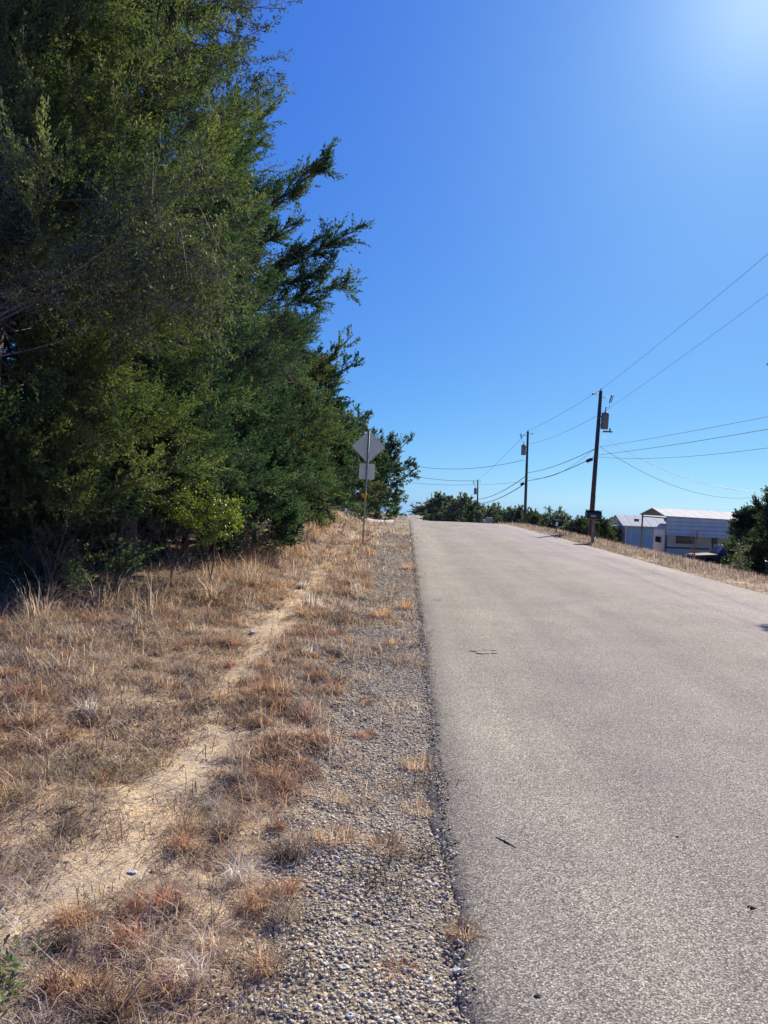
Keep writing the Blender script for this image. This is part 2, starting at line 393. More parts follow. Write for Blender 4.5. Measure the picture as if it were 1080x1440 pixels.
# ------------------------------------------------------------------ gravel stones
def ico():
    import bmesh
    bm = bmesh.new(); bmesh.ops.create_icosphere(bm, subdivisions=1, radius=1)
    V = np.array([v.co[:] for v in bm.verts]); F = np.array([[v.index for v in f.verts] for f in bm.faces]); bm.free(); return V, F
IV, IF = ico()
def stones_mesh(name, x, y, size, rng, z=None, lift=.12, pal=None):
    n = len(x)
    base = IV[None] * (1 + .28 * rng.standard_normal((n, len(IV), 1)).clip(-1.6, 1.6))
    sc = size[:, None] * rng.uniform(.65, 1.25, (n, 3)) * np.array([1, 1, .42])
    base = base * sc[:, None]
    a = rng.uniform(0, 2 * np.pi, n); ca, sa = np.cos(a)[:, None], np.sin(a)[:, None]
    bx = base[..., 0] * ca - base[..., 1] * sa; by = base[..., 0] * sa + base[..., 1] * ca
    tl = rng.normal(0, .35, n)[:, None]; bz = base[..., 2] + bx * np.sin(tl)
    z0 = np.where((x > EL + .01) & (x < 1), prof(y) + .002, gz(x, y)) if z is None else z
    V = np.stack([bx + x[:, None], by + y[:, None], bz + (z0 + size * lift + .004 * (x > EL - .02) * (x < 1) * (z is None))[:, None]], -1).reshape(-1, 3)
    F = (IF[None] + (np.arange(n) * len(IV))[:, None, None]).reshape(-1, 3)
    t = rng.uniform(0, 1, n)
    if pal is None:
        pal = (np.array([0, .25, .6, .88, 1]), np.array([[.13, .10, .06], [.40, .325, .20], [.60, .505, .325], [.74, .645, .44], [.92, .84, .64]]))
    c = np.stack([np.interp(t, pal[0], pal[1][:, k]) for k in range(3)], -1)
    hue = rng.uniform(-1, 1, (n, 1)); c = c * (1 + hue * np.array([[.10, .0, -.12]]))
    return mesh_np(name, V, F, col=np.repeat(c, len(IV), 0), smooth=False)
def gravel():
    rng = np.random.default_rng(5)
    X, Y, S = [], [], []
    for (y0, y1, dens, s0, s1) in ((1.6, 4.5, 8500, .0048, .0115), (4.5, 9, 4800, .006, .013), (9, 18, 1500, .008, .018), (18, 32, 500, .010, .024)):
        n = int((y1 - y0) * 2.4 * dens)
        x = rng.uniform(-1.9, EL + .22, n); y = rng.uniform(y0, y1, n)
        m = gravel_mask(x, y)
        big = (fbm(x * 3, y * 3, 77) > .42)
        keep = rng.uniform(0, 1, n) < sstep(EL + .14, EL - .02, x) ** 3 * (m * np.where(big, 1, .6) + .015)
        x, y = x[keep], y[keep]
        s = s0 + (s1 - s0) * rng.uniform(0, 1, len(x)) ** 2.8
        X.append(x); Y.append(y); S.append(s)
    x = np.concatenate(X); y = np.concatenate(Y); s = np.concatenate(S)
    o = link('gravel', stones_mesh('gravel', x, y, s, rng), M['stone'])
    tag(o, 'loose grey and tan gravel along the left road edge', 'gravel', kind='stuff')
gravel()

# ------------------------------------------------------------------ blades of dry grass
def ribbons(base, az, lean, L, W, curl, rng, segs=3):
    n = len(base)
    d = np.stack([np.cos(az), np.sin(az), 0 * az], -1)
    side = np.stack([-np.sin(az), np.cos(az), 0 * az], -1)
    tw = rng.normal(0, .5, n)[:, None]
    pts = [base]; th = lean.copy(); p = base.copy(); ds = (L / segs)[:, None]
    for k in range(segs):
        v = d * np.sin(th)[:, None] + np.array([[0, 0, 1.0]]) * np.cos(th)[:, None]
        p = p + v * ds + side * ds * tw * (k / segs); pts.append(p); th = th + curl
    wid = [1, .9, .6, .08] if segs == 3 else list(np.linspace(1, .08, segs + 1))
    vs = []
    for q, w in zip(pts, wid):
        sd = side + np.array([[0, 0, .25]]) * tw
        vs += [q - sd * (W * w)[:, None], q + sd * (W * w)[:, None]]
    m = 2 * (segs + 1)
    V = np.stack(vs, 1).reshape(-1, 3)
    fl = np.array([[2 * k, 2 * k + 1, 2 * k + 3, 2 * k + 2] for k in range(segs)])
    F = (fl[None] + (np.arange(n) * m)[:, None, None]).reshape(-1, 4)
    return V, F, m
GP = np.array([[.70, .50, .29], [.60, .38, .20], [.53, .28, .15], [.70, .57, .40], [.84, .76, .62], [.27, .185, .12], [.26, .28, .10], [.42, .37, .31]])
def grass_cols(x, y, rng, green=.06):
    n = len(x)
    red = sstep(.45, .62, fbm(x * .8, y * .45, 61)); grey = np.maximum(sstep(.5, .64, fbm(x * .9 + 9, y * .7, 67)), sstep(-2.5, -3.4, x) * (y < 9)); grn = sstep(.60, .72, fbm(x * 1.3 + 4, y * 1.1, 71))
    w = np.stack([.8 + 0 * x, .35 + .9 * red, .10 + .8 * red, .5 + .4 * grey, .15 + .9 * grey, .35 + 0 * x, green + .9 * grn, .15 + .7 * grey], -1)
    w = np.cumsum(w, 1); r = rng.uniform(0, 1, n) * w[:, -1]
    idx = (r[:, None] > w).sum(1).clip(0, 7)
    c = GP[idx] * rng.uniform(.4, 1.35, (n, 1)); c = np.clip(c, .01, .9)
    return c
def edge_x(y): return np.interp(y, [2, 6, 8.7, 12, 17, 30, 60], [-9, -5.0, -3.6, -3.1, -2.8, -3.2, -3.4])
def grass_field():
    rng = np.random.default_rng(21)
    Vs, Fs, Cs = [], [], []; off = 0
    def emit(x, y, L, W, leanm, curlm, cols=None, segs=3):
        nonlocal off
        n = len(x); base = np.stack([x, y, gz(x, y) - .004], -1)
        lean = np.abs(rng.normal(leanm, .35, n)); curl = rng.normal(curlm, .4, n)
        V, F, m = ribbons(base, rng.uniform(0, 6.283, n), lean, L, W, curl, rng, segs)
        c = grass_cols(x, y, rng) if cols is None else cols
        Vs.append(V); Fs.append(F + off); Cs.append(np.repeat(c, m, 0)); off += len(V)
    # tufts: seeds first, blades around each seed
    for (y0, y1, x0, tuft, per, hl, wd, rad) in ((1.5, 4.2, -4.2, 50, 130, .125, .0015, .075), (4.2, 8, -6.5, 38, 70, .15, .0023, .095),
                                                (8, 15, -8, 30, 34, .19, .0034, .12), (15, 26, -8, 18, 20, .22, .006, .15), (26, 62, -8, 8, 14, .30, .012, .22)):
        n = int((y1 - y0) * (.3 - x0) * tuft)
        x = rng.uniform(x0, .25, n); y = rng.uniform(y0, y1, n)
        pm = path_mask(x, y); gm = gravel_mask(x, y); cl = fbm(x * 2.3, y * 2.0, 51)
        near_edge = sstep(-.2, .2, x)
        keep = rng.uniform(0, 1, n) < np.clip((1.3 * sstep(.34, .50, cl)) * (1 - .94 * pm) * (1 - np.where(y > 4, .80, .94) * gm) * np.where(x < edge_x(y), .12, 1), .0, 1)
        x, y = x[keep], y[keep]; k = len(x)
        sz = rng.uniform(.35, 1.0, k) ** 1.3 * 1.7 * (1 + .35 * sstep(-1.6, -3.2, x))
        tc = grass_cols(x, y, rng); tc = np.where(rng.uniform(0, 1, (k, 1)) < .17, tc * .20, tc)
        bx = np.repeat(x, per) + rng.normal(0, rad, k * per) * np.repeat(sz, per)
        by = np.repeat(y, per) + rng.normal(0, rad, k * per) * np.repeat(sz, per)
        L = hl * np.repeat(sz, per) * rng.uniform(.4, 1.35, k * per)
        tr_ = np.repeat(tc, per, 0); cc = np.where(tr_.sum(1, keepdims=True) < .32, tr_ * 1.1, .5 * tr_ + .5 * grass_cols(bx, by, rng))
        emit(bx, by, L, wd * rng.uniform(.6, 1.5, k * per), 1.0, .7, cc)
    # trodden litter between the tufts: short, lying flat
    for (y0, y1, x0, dn, hl, wd) in ((1.5, 4.5, -4.2, 3600, .055, .0015), (4.5, 9, -6, 1900, .075, .0022), (9, 18, -7, 700, .10, .0034)):
        n = int((y1 - y0) * (.2 - x0) * dn); x = rng.uniform(x0, .2, n); y = rng.uniform(y0, y1, n)
        keep = rng.uniform(0, 1, n) < (1 - .85 * path_mask(x, y)) * (1 - .93 * gravel_mask(x, y)); x, y = x[keep], y[keep]
        emit(x, y, hl * rng.uniform(.4, 1.5, len(x)), wd * rng.uniform(.6, 1.5, len(x)), 1.4, .12)
    # big rusty bunches that stand out of the mat
    for (y0, y1, n, per, hl, wd, rad) in ((1.7, 4.5, 100, 170, .14, .0015, .05), (4.5, 9, 210, 110, .17, .0024, .07), (9, 18, 260, 70, .24, .0036, .10), (18, 34, 160, 40, .30, .007, .13)):
        y = rng.uniform(y0, y1, n); a_ = rng.uniform(0, 1, n)
        x = np.where(a_ < .45, rng.uniform(-1.15, -.35, n) - .02 * y, rng.uniform(edge_x(y), -1.5))
        ok = path_mask(x, y) < .4; x, y = x[ok], y[ok]; k = len(x); sz = rng.uniform(.5, 1.25, k)
        tc = GP[rng.choice([1, 2, 0, 1, 5, 3, 3, 4], k)] * rng.uniform(.6, 1.15, (k, 1))
        N = k * per; an = rng.uniform(0, 6.283, N); rr = rad * np.repeat(sz, per) * np.sqrt(rng.uniform(0, 1, N))
        bx = np.repeat(x, per) + rr * np.cos(an); by = np.repeat(y, per) + rr * np.sin(an)
        emit(bx, by, hl * np.repeat(sz, per) * rng.uniform(.4, 1.25, N), wd * rng.uniform(.6, 1.4, N), .75, .6, np.repeat(tc, per, 0) * rng.uniform(.5, 1.45, (N, 1)))
    # loose straws lying on the gravel and the road edge
    n = 150; y = 1.7 + 7 * rng.uniform(0, 1, n) ** 1.5; x = rng.uniform(-.55, .5, n)
    emit(x, y, rng.uniform(.06, .2, n), rng.uniform(.0008, .0016, n), 1.45, .06, np.array([[.75, .66, .48]]) * rng.uniform(.6, 1.1, (n, 1)))
    # tall reddish stems by the trees
    n = 6500; y = rng.uniform(6, 34, n); x = edge_x(y) + .35 - np.abs(rng.normal(0, .7, n))
    c = GP[rng.choice([1, 2, 0, 3, 5], n)] * rng.uniform(.6, 1.2, (n, 1))
    emit(x, y, rng.uniform(.12, .5, n), np.interp(y, [5, 30], [.0018, .006]) * rng.uniform(.6, 1.4, n), .5, .4, c)
    V = np.concatenate(Vs); F = np.concatenate(Fs); Cc = np.concatenate(Cs)
    tag(link('dry_grass', mesh_np('dry_grass', V, F, col=Cc), M['grass']), 'dry tan and rust coloured grass covering the left roadside', 'grass', kind='stuff')
    # verge across the road
    Vs, Fs, Cs = [], [], []; off = 0
    for (y0, y1, n, hl, wd) in ((9, 20, 20000, .12, .004), (20, 34, 26000, .13, .007), (34, 60, 24000, .14, .012), (60, 90, 6000, .3, .02)):
        y = rng.uniform(y0, y1, n); u = ER + .05 + rng.uniform(0, 1, n) ** 1.5 * 5.5; x = u + shift(y)
        keep = rng.uniform(0, 1, n) < .2 + 1.1 * sstep(.3, .6, fbm(x * 1.2, y * .6, 83)); x, y = x[keep], y[keep]
        k = len(x); sz = .35 + 1.0 * sstep(ER, ER + 1.2, x - shift(y))
        c = GP[rng.choice([0, 7, 3, 5, 7, 5], k)] * rng.uniform(.6, 1.0, (k, 1))
        emit(x, y, hl * sz * rng.uniform(.4, 1.5, k), wd * rng.uniform(.6, 1.4, k), .5, .3, c)
    y = rng.uniform(30, 70, 26000); x = rng.uniform(12, 34, 26000); c = GP[rng.choice([0, 3, 4, 5], 26000)] * rng.uniform(.7, 1.1, (26000, 1))
    emit(x, y, rng.uniform(.1, .3, 26000), rng.uniform(.008, .02, 26000), .6, .3, c)
    V = np.concatenate(Vs); F = np.concatenate(Fs); Cc = np.concatenate(Cs)
    tag(link('dry_grass', mesh_np('verge_grass', V, F, col=Cc), M['grass']), 'straw coloured grass on the verge across the road', 'grass', kind='stuff')
grass_field()

# single clumps in the gravel
def clump(px, py, r, h, cols, label, seed, n=160, w=.0016, name='grass_clump', lean=.7, curl=.4, mat='grass'):
    rng = np.random.default_rng(seed)
    # walk the ray to the ground
    Y = 2.0
    for Y in np.arange(1.8, 40, .02):
        p = P(px, py, Y)
        if p[2] <= gz(p[0], Y): break
    b = np.array([p[0], Y, float(gz(p[0], Y))])
    a = rng.uniform(0, 6.283, n); rr = r * .55 * np.sqrt(rng.uniform(0, 1, n))
    base = np.stack([rr * np.cos(a), rr * np.sin(a), 0 * a - .004], -1)
    V, F, m = ribbons(base, a + rng.normal(0, .5, n), np.abs(rng.normal(lean, .35, n)), h * rng.uniform(.45, 1.3, n), w * rng.uniform(.6, 1.4, n), rng.normal(curl, .3, n), rng)
    c = np.array(cols)[rng.integers(0, len(cols), n)] * rng.uniform(.7, 1.3, (n, 1))
    o = link(name, mesh_np(name, V, F, col=np.repeat(c, m, 0)), M[mat]); o.location = b
    return tag(o, label, 'grass clump', 'grass clumps in the gravel')
STR = [GP[0], GP[3], GP[1]]; RED = [GP[2], GP[1], (.40, .12, .06)]; DRK = [GP[5], GP[0], GP[1], (.12, .09, .06)]
for a in ((536, 868, .17, .22, [GP[0], GP[1]], 'upright orange-tan grass clump casting a dark shadow on the gravel', 240, .003),
          (569, 856, .14, .20, [GP[1], GP[0]], 'orange grass clump nearest the asphalt edge beyond the shadowed clump', 200, .003),
          (553, 905, .16, .12, STR, 'thin straw clump in the gravel just nearer than the upright orange pair', 130, .0022),
          (512, 990, .10, .10, DRK, 'small isolated dark-based clump in the middle of the gravel', 110, .0018),
          (515, 1035, .13, .06, RED, 'low rust red clump lying flat in the gravel', 190, .0018),
          (590, 1078, .20, .09, STR, 'wide low straw clump reaching toward the asphalt', 240, .0016),
          (588, 1140, .15, .07, STR, 'sparse low clump just below the wide straw one', 170, .0014),
          (543, 1195, .13, .10, DRK, 'brown spiky clump in the middle of the near gravel', 210, .0013),
          (652, 1318, .085, .09, DRK, 'brown clump growing on the crumbling asphalt edge', 230, .0011),
          (556, 1372, .11, .05, RED, 'flat reddish sprig low in the near gravel', 120, .0010),
          (575, 800, .22, .22, STR, 'bushy straw clump beside the asphalt further up the road', 190, .005),
          (470, 1180, .16, .10, STR, 'tan clump where the gravel meets the grass', 240, .0013)):
    clump(a[0], a[1], a[2], a[3], a[4], a[5], a[0] + a[1], a[6], a[7])

# ------------------------------------------------------------------ foliage
def kites(B, D, L, W, rng, fold=0):
    """one diamond leaf per base point"""
    n = len(B); r = unit(rng.standard_normal((n, 3))); S = unit(np.cross(D, r))
    mid = B + D * (L * .45)[:, None]
    V = np.stack([B, mid - S * W[:, None], B + D * L[:, None], mid + S * W[:, None]], 1).reshape(-1, 3)
    F = (np.arange(4)[None] + 4 * np.arange(n)[:, None])
    return V, F
def prisms(P0, P1, R0, R1, k=3):
    n = len(P0); t = unit(P1 - P0); a = unit(np.cross(t, np.array([[.31, .17, .93]]))); b = np.cross(t, a)
    ring = []
    for Pp, Rr in ((P0, R0), (P1, R1)):
        for j in range(k):
            an = 2 * np.pi * j / k; ring.append(Pp + (a * math.cos(an) + b * math.sin(an)) * Rr[:, None])
    V = np.stack(ring, 1).reshape(-1, 3)
    f = np.array([[j, (j + 1) % k, k + (j + 1) % k, k + j] for j in range(k)])
    F = (f[None] + (np.arange(n) * 2 * k)[:, None, None]).reshape(-1, 4)
    return V, F
class Tree:
    def __init__(s, seed, kind='juniper'):
        s.rng = np.random.default_rng(seed); s.kind = kind; s.seg = []; s.V = []; s.F = []; s.T = []; s.n = 0; s.dead = []
    def trunk(s, h, r, lean=(0, 0), stems=1, forks=None):
        rng = s.rng; s.h = h; s.axis = []
        for st in range(stems):
            k = 8; a = rng.uniform(0, 6.28); sp = 0 if stems == 1 else .35
            pts = [np.array([lean[0] * t * h + sp * t * math.cos(a) * h * .35 + rng.normal(0, .03) * h * .15, lean[1] * t * h + sp * t * math.sin(a) * h * .35 + rng.normal(0, .03) * h * .15, t * h]) for t in np.linspace(0, 1, k)]
            pts[0] = np.array([rng.normal(0, .08) * (stems > 1), rng.normal(0, .08) * (stems > 1), -.15])
            s.axis.append(pts)
            for i in range(k - 1):
                r0 = r * (1 - i / k) ** .8; r1 = r * (1 - (i + 1) / k) ** .8
                s.seg.append((pts[i], pts[i + 1], r0, r1, 7))
    def at(s, t, st=0):
        pts = s.axis[st]; f = t * (len(pts) - 1); i = min(int(f), len(pts) - 2); return pts[i] + (pts[i + 1] - pts[i]) * (f - i)
    def limb(s, p0, p1, nsec, nbr, nleaf, L, W, r=.03, up=.2, dead=False, spread=.38, start=.2, blen=.30, secl=.34):
        """limb from p0 to p1, secondaries, branchlets and leaves"""
        rng = s.rng; p0 = np.array(p0, float); p1 = np.array(p1, float); ln = np.linalg.norm(p1 - p0)
        dirn = (p1 - p0) / ln; k = 6; bend = rng.normal(0, .05, 3) * ln
        def q(t): t = np.asarray(t)[..., None]; return p0 + (p1 - p0) * t + (np.array([0, 0, -up * ln]) + bend) * (t * (1 - t))
        pts = q(np.linspace(0, 1, k))
        for i in range(k - 1): s.seg.append((pts[i], pts[i + 1], r * (1 - .85 * i / k), r * (1 - .85 * (i + 1) / k), 5))
        ts = start + (1 - start) * rng.uniform(0, 1, nsec) ** .8; b = q(ts)
        jn = s.kind == 'juniper'
        sd = unit(dirn * (.9 if jn else .75) + rng.standard_normal((nsec, 3)) * (.52 if jn else .62) + np.array([.12, .05, .30]) * jn)
        sl = ln * secl * rng.uniform(.45, 1.1, nsec) * (1.15 - .6 * ts) + .12
        e = b + sd * sl[:, None]
        bucket = s.dead if dead else s.seg
        for i in range(nsec): bucket.append((b[i], e[i], r * .30, r * .10, 3))
        # branchlets
        N = nsec * nbr; si = np.repeat(np.arange(nsec), nbr); tt = rng.uniform(.15, 1, N)
        bb = b[si] + (e[si] - b[si]) * tt[:, None]
        bd = unit(sd[si] * (1.1 if jn else .9) + rng.standard_normal((N, 3)) * (.36 if jn else .5) + np.array([0, 0, .22 if jn else -.05]))
        bl = blen * rng.uniform(.5, 1.15, N); be = bb + bd * bl[:, None]
        if dead:
            for i in range(N): s.dead.append((bb[i], be[i], r * .10, r * .04, 3))
            return
        if s.kind == 'oak' or L > .03:
            for i in range(0, N, 2): s.seg.append((bb[i], be[i], r * .09, r * .03, 3))
        # leaves
        Q = N * nleaf; bi = np.repeat(np.arange(N), nleaf)
        t = rng.uniform(.05, 1.05, Q)
        if s.kind == 'juniper':
            d = unit(bd[bi] + rng.standard_normal((Q, 3)) * spread)
            o = bb[bi] + (be[bi] - bb[bi]) * t[:, None] + rng.standard_normal((Q, 3)) * (.10 * bl[bi] * (1.15 - t))[:, None]
        else:
            d = unit(bd[bi] * .4 + rng.standard_normal((Q, 3)) + np.array([0, 0, -.25]))
            o = bb[bi] + (be[bi] - bb[bi]) * t[:, None] + rng.standard_normal((Q, 3)) * .02
        V, F = kites(o, d, L * rng.uniform(.6, 1.3, Q), W * (1.45 if s.kind == 'juniper' else 1.25) * rng.uniform(.7, 1.3, Q), rng)
        tb = np.clip(rng.normal(.5, .17) + rng.normal(0, .14, nsec)[si] + rng.normal(0, .1, N), 0, 1)[bi] + rng.normal(0, .06, Q) + .12 * (t - .5)
        s.V.append(V); s.F.append(F + s.n); s.T.append(np.repeat(np.clip(tb, 0, 1), 4)); s.n += len(V)
    def crown(s, nl, radius, t0=.1, nsec=9, nbr=7, nleaf=20, L=.05, W=.006, r=.035, elev=(5, 60), up=.2, squash=(1, 1), spread=.38, blen=.3, start=.2, tmax=.97, secl=.34):
        rng = s.rng
        for i in range(nl):
            t = t0 + (tmax - t0) * (i + rng.uniform(0, 1)) / nl
            az = i * 2.39996 + rng.normal(0, .35); st = i % len(s.axis)
            ln = radius(t) * rng.uniform(.62, 1.18); el = R(elev[0] + (elev[1] - elev[0]) * t + rng.normal(0, 9))
            p0 = s.at(t * .88, st)
            p1 = p0 + np.array([math.cos(az) * math.cos(el) * squash[0], math.sin(az) * math.cos(el) * squash[1], math.sin(el)]) * ln
            s.limb(p0, p1, nsec, nbr, nleaf, L, W, r * .62 * (.4 + .6 * ln / 2.5), up, spread=spread, blen=blen, start=start, secl=secl)
    def segmesh(s, seg, name):
        Vs, Fs, off = [], [], 0
        for k in sorted(set(g[4] for g in seg)):
            gs = [g for g in seg if g[4] == k]
            V, F = prisms(np.array([g[0] for g in gs]), np.array([g[1] for g in gs]), np.array([g[2] for g in gs]), np.array([g[3] for g in gs]), k)
            Vs.append(V); Fs.append(F + off); off += len(V)
        return mesh_np(name, np.concatenate(Vs), np.concatenate(Fs), smooth=True)
    def build(s, name, label, cat, loc, leaf, bark='bark', group=None, rz=0, leafname='crown', stemname='trunk'):
        o = thing(name, label, cat, loc, group, rz)
        link(stemname, s.segmesh(s.seg, stemname), M[bark], o)
        if s.dead: link('dead_branches', s.segmesh(s.dead, 'dead_branches'), M['greytwig'], o)
        link(leafname, mesh_np(leafname, np.concatenate(s.V), np.concatenate(s.F), tint=np.concatenate(s.T)), M[leaf], o)
        return o

def base_at(x, Y): return np.array([x, Y, float(gz(x, Y, False))])
def local(px, py, Y, b): return P(px, py, Y) - b
ROW = 'junipers lining the left side of the road'
def jr(rmax, low=.75):
    return lambda t: rmax * (low + (1 - low) * min(1, t / .3)) * (1 - max(0, (t - .45) / .62)) ** .75 + .25

# nearest juniper, leaning into the frame from the left
b = base_at(-5.1, 8.8); T = Tree(101); T.trunk(10.6, .2, (.0, .02))
T.crown(150, jr(3.0, .9), .12, 14, 9, 24, .042, .0050, .018, start=.32, secl=.29)
for k in range(30):
    px = T.rng.uniform(-10, 175); py = T.rng.uniform(10, 300) if k < 18 else T.rng.uniform(330, 700)
    T.limb(T.at(min(.93, .12 + .8 * (760 - py) / 800)), local(px, py, T.rng.uniform(7.4, 8.6), b), 14, 9, 24, .042, .0050, .014, .15, start=.45, secl=.27)
for k in range(12):
    px = T.rng.uniform(-10, 150); py = T.rng.uniform(600, 750)
    T.limb(T.at(.2), local(px, py, T.rng.uniform(8.2, 9.4), b), 12, 8, 22, .042, .0050, .012, .1, start=.4, secl=.27)
T.build('juniper_tree', 'nearest and largest juniper at the left edge with olive sunlit boughs', 'tree', b, 'warm_juniper', group=ROW)
b = base_at(-4.7, 12.6); T = Tree(102); T.trunk(11.2, .2, (.0, -.01))
T.crown(145, jr(2.5, .9), .12, 14, 9, 21, .05, .0062, .018, start=.38, secl=.28)
for k in range(20):
    px = T.rng.uniform(150, 322); py = T.rng.uniform(580, 712)
    T.limb(T.at(.22), local(px, py, T.rng.uniform(10.8, 12.3), b), 12, 8, 22, .048, .0062, .014, .12, start=.4, secl=.26)
T.limb(T.at(.45), local(250, 640, 10.6, b), 16, 9, 22, .05, .007, .05, .1)
T.limb(T.at(.40), local(255, 600, 10.8, b), 16, 9, 22, .05, .007, .05, .1)
T.build('juniper_tree', 'tall dark green juniper second in the row behind the nearest one', 'tree', b, 'juniper', group=ROW)
b = base_at(-4.7, 17.5); T = Tree(103); T.trunk(10.2, .19, (.0, 0))
T.crown(160, jr(2.12, .95), .05, 12, 8, 20, .055, .0078, .022, start=.35, secl=.30)
for (px, py, n) in ((452, 232, 8), (432, 240, 6), (405, 318, 7), (488, 330, 10), (480, 398, 9), (455, 350, 10), (440, 420, 10), (455, 380, 10), (372, 160, 7), (392, 280, 7), (418, 470, 8)):
    T.limb(T.at(min(.9, .25 + .55 * (720 - py) / 600)), local(px, py, 17.2, b), n + 9, 9, 22, .055, .0085, .035, .25, start=.42, secl=.24, blen=.30)
for (px, py) in ((330, 520), (395, 470), (372, 545), (400, 520), (350, 480), (310, 500)):
    T.limb(T.at(.52), local(px, py, 15.6, b), 18, 8, 0, .05, .01, .035, .1, dead=True, start=.3, blen=.35)
T.build('juniper_tree', 'ragged juniper with grey dead twigs and two boughs jutting over the sky', 'tree', b, 'juniper', group=ROW)
b = base_at(-4.6, 24.5); T = Tree(104); T.trunk(6.9, .16, (.03, 0))
T.crown(125, jr(2.15, 1), .03, 10, 7, 18, .065, .011, .03, blen=.34)
for (px, py) in ((497, 470), (500, 510), (470, 500)): T.limb(T.at(.6), local(px, py, 24.2, b), 10, 7, 16, .065, .014, .04, .25, start=.4, secl=.22)
T.build('juniper_tree', 'mid-row juniper whose pointed sprays touch the sky below the jutting boughs', 'tree', b, 'juniper2', group=ROW)
b = base_at(-4.2, 31.5); T = Tree(105); T.trunk(6.6, .15, (.02, 0))
T.crown(100, jr(1.85, 1), .03, 9, 7, 15, .08, .018, blen=.36)
T.build('juniper_tree', 'farthest rounded juniper of the row just behind the road sign', 'tree', b, 'juniper', group=ROW)
# thicket behind the row
for i, (x, Y, h, rr, lab) in enumerate(((-9.2, 11.5, 12.5, 3.4, 'dense juniper filling the shade far left behind the nearest tree'),
                                       (-8.4, 16.5, 12.5, 3.1, 'shaded juniper behind the gap of the first two roadside trees'),
                                       (-8.0, 22.5, 10.5, 3.0, 'shaded juniper deep in the thicket behind the ragged tree'),
                                       (-7.6, 29, 8.0, 2.8, 'dark juniper deep behind the middle of the row'),
                                       (-6.6, 38, 7.2, 2.6, 'low dark juniper closing the thicket behind the last of the row'))):
    T = Tree(120 + i); T.trunk(h, .2); T.crown(105, jr(rr, 1), .03, 9, 7, 12, .10, .026, blen=.42)
    T.build('juniper_tree', lab, 'tree', base_at(x, Y), 'juniper', group='junipers in the thicket behind the row')
# low shaded junipers at the foot of the row
for i, (x, Y, h, rr, lab) in enumerate(((-5.0, 9.9, 2.3, 1.25, 'low juniper bough clump at the foot of the two nearest trees'),
                                       (-5.9, 12.6, 2.1, 1.5, 'spreading low juniper hiding the trunk of the second tree'),
                                               (-6.6, 15.2, 2.2, 1.6, 'spreading low juniper deep in the shade behind the bright bush'),
                                               (-4.3, 14.6, 2.6, 1.2, 'low dark juniper at the foot of the ragged tree'),
                                       (-3.35, 16.6, 2.3, .95, 'low juniper at the grass edge beside the ragged tree'),
                                       (-3.9, 27.5, 2.5, 1.1, 'low juniper at the foot of the mid-row tree'))):
    T = Tree(140 + i); T.trunk(h, .07); T.crown(60, jr(rr, 1), .03, 9, 7, 16, .06, .011, blen=.3)
    T.build('juniper_shrub', lab, 'shrub', base_at(x, Y), 'juniper', group='low junipers at the foot of the row')

# live oaks
def oak(seed, h, r, nl, nsec, nbr, nleaf, L, W, t0=.3, squash=(1, 1), stems=2):
    T = Tree(seed, 'oak'); T.trunk(h * .8, .17, stems=stems)
    T.crown(nl, lambda t: r * (.75 + .35 * math.sin(math.pi * min(1, t))), t0, nsec, nbr, nleaf, L, W, .045, (0, 70), -.1, squash, blen=.28)
    return T
b = base_at(-6.3, 12.6); T = Tree(151, 'oak'); T.trunk(10.2, .13, (.03, -.02), 1)
for k in range(26):
    px = T.rng.uniform(150, 360); py = T.rng.uniform(-190, 150) + (px - 250) * -.15
    T.limb(T.at(T.rng.uniform(.6, .95)), local(px, py, T.rng.uniform(9.6, 12.2), b), 15, 8, 17, .050, .0095, .018, -.1, start=.3, blen=.3, secl=.27)
for (px, py) in ((400, 12), (372, 60), (350, 95), (362, 118), (385, -20), (340, 30)):
    T.limb(T.at(.85), local(px, py, 10.6, b), 13, 7, 12, .048, .0095, .016, -.25, start=.5, blen=.2, secl=.2)
T.build('live_oak', 'live oak with glinting narrow leaves hanging over the top of the junipers', 'tree', b, 'oak', 'greytwig', group='live oaks on the left')
b = base_at(-5.0, 7.9); T = Tree(156, 'oak'); T.trunk(7.0, .12, (0, 0), 1)
for k in range(30):
    px = T.rng.uniform(10, 330); py = 320 + (px - 150) * .25 + T.rng.uniform(-110, 110)
    T.limb(T.at(.35 + .3 * T.rng.uniform(0, 1)), local(px, py, T.rng.uniform(6.6, 8.4), b), 12, 8, 13, .042, .0075, .012, .05, start=.5, blen=.24, secl=.24)
    if k % 6 == 0: T.limb(T.at(.5), local(px + 15, py + 20, T.rng.uniform(6.6, 7.6), b), 12, 6, 0, .036, .006, .012, .1, dead=True, start=.5, blen=.28)
T.build('live_oak', 'grey twiggy oak with small pale leaves woven through the nearest juniper', 'tree', b, 'oak', 'greytwig', group='live oaks on the left')
T = oak(152, 6.3, 1.9, 44, 10, 7, 9, .085, .028, .1)
T.build('live_oak', 'greyish rounded oak behind the diamond sign', 'tree', base_at(-3.1, 43), 'oak', 'greytwig', group='live oaks on the left')
T = oak(153, 6.0, 2.15, 50, 10, 7, 9, .095, .034, .05)
T.limb(T.at(.5), local(584, 650, 52, base_at(-2.0, 52)), 12, 7, 10, .09, .03, .05, -.1)
T.limb(T.at(.7), local(575, 618, 52, base_at(-2.0, 52)), 12, 7, 10, .09, .03, .05, -.1)
T.build('live_oak', 'dark oak leaning over the left road edge at the crest', 'tree', base_at(-2.0, 52), 'oak', 'greytwig', group='live oaks on the left')
T = Tree(154); T.trunk(4.6, .12); T.crown(50, jr(1.7, 1), .03, 9, 7, 12, .10, .026, blen=.4)
T.build('juniper_tree', 'dark juniper under the oaks at the crest, left of the road', 'tree', base_at(-2.7, 47.5), 'juniper')
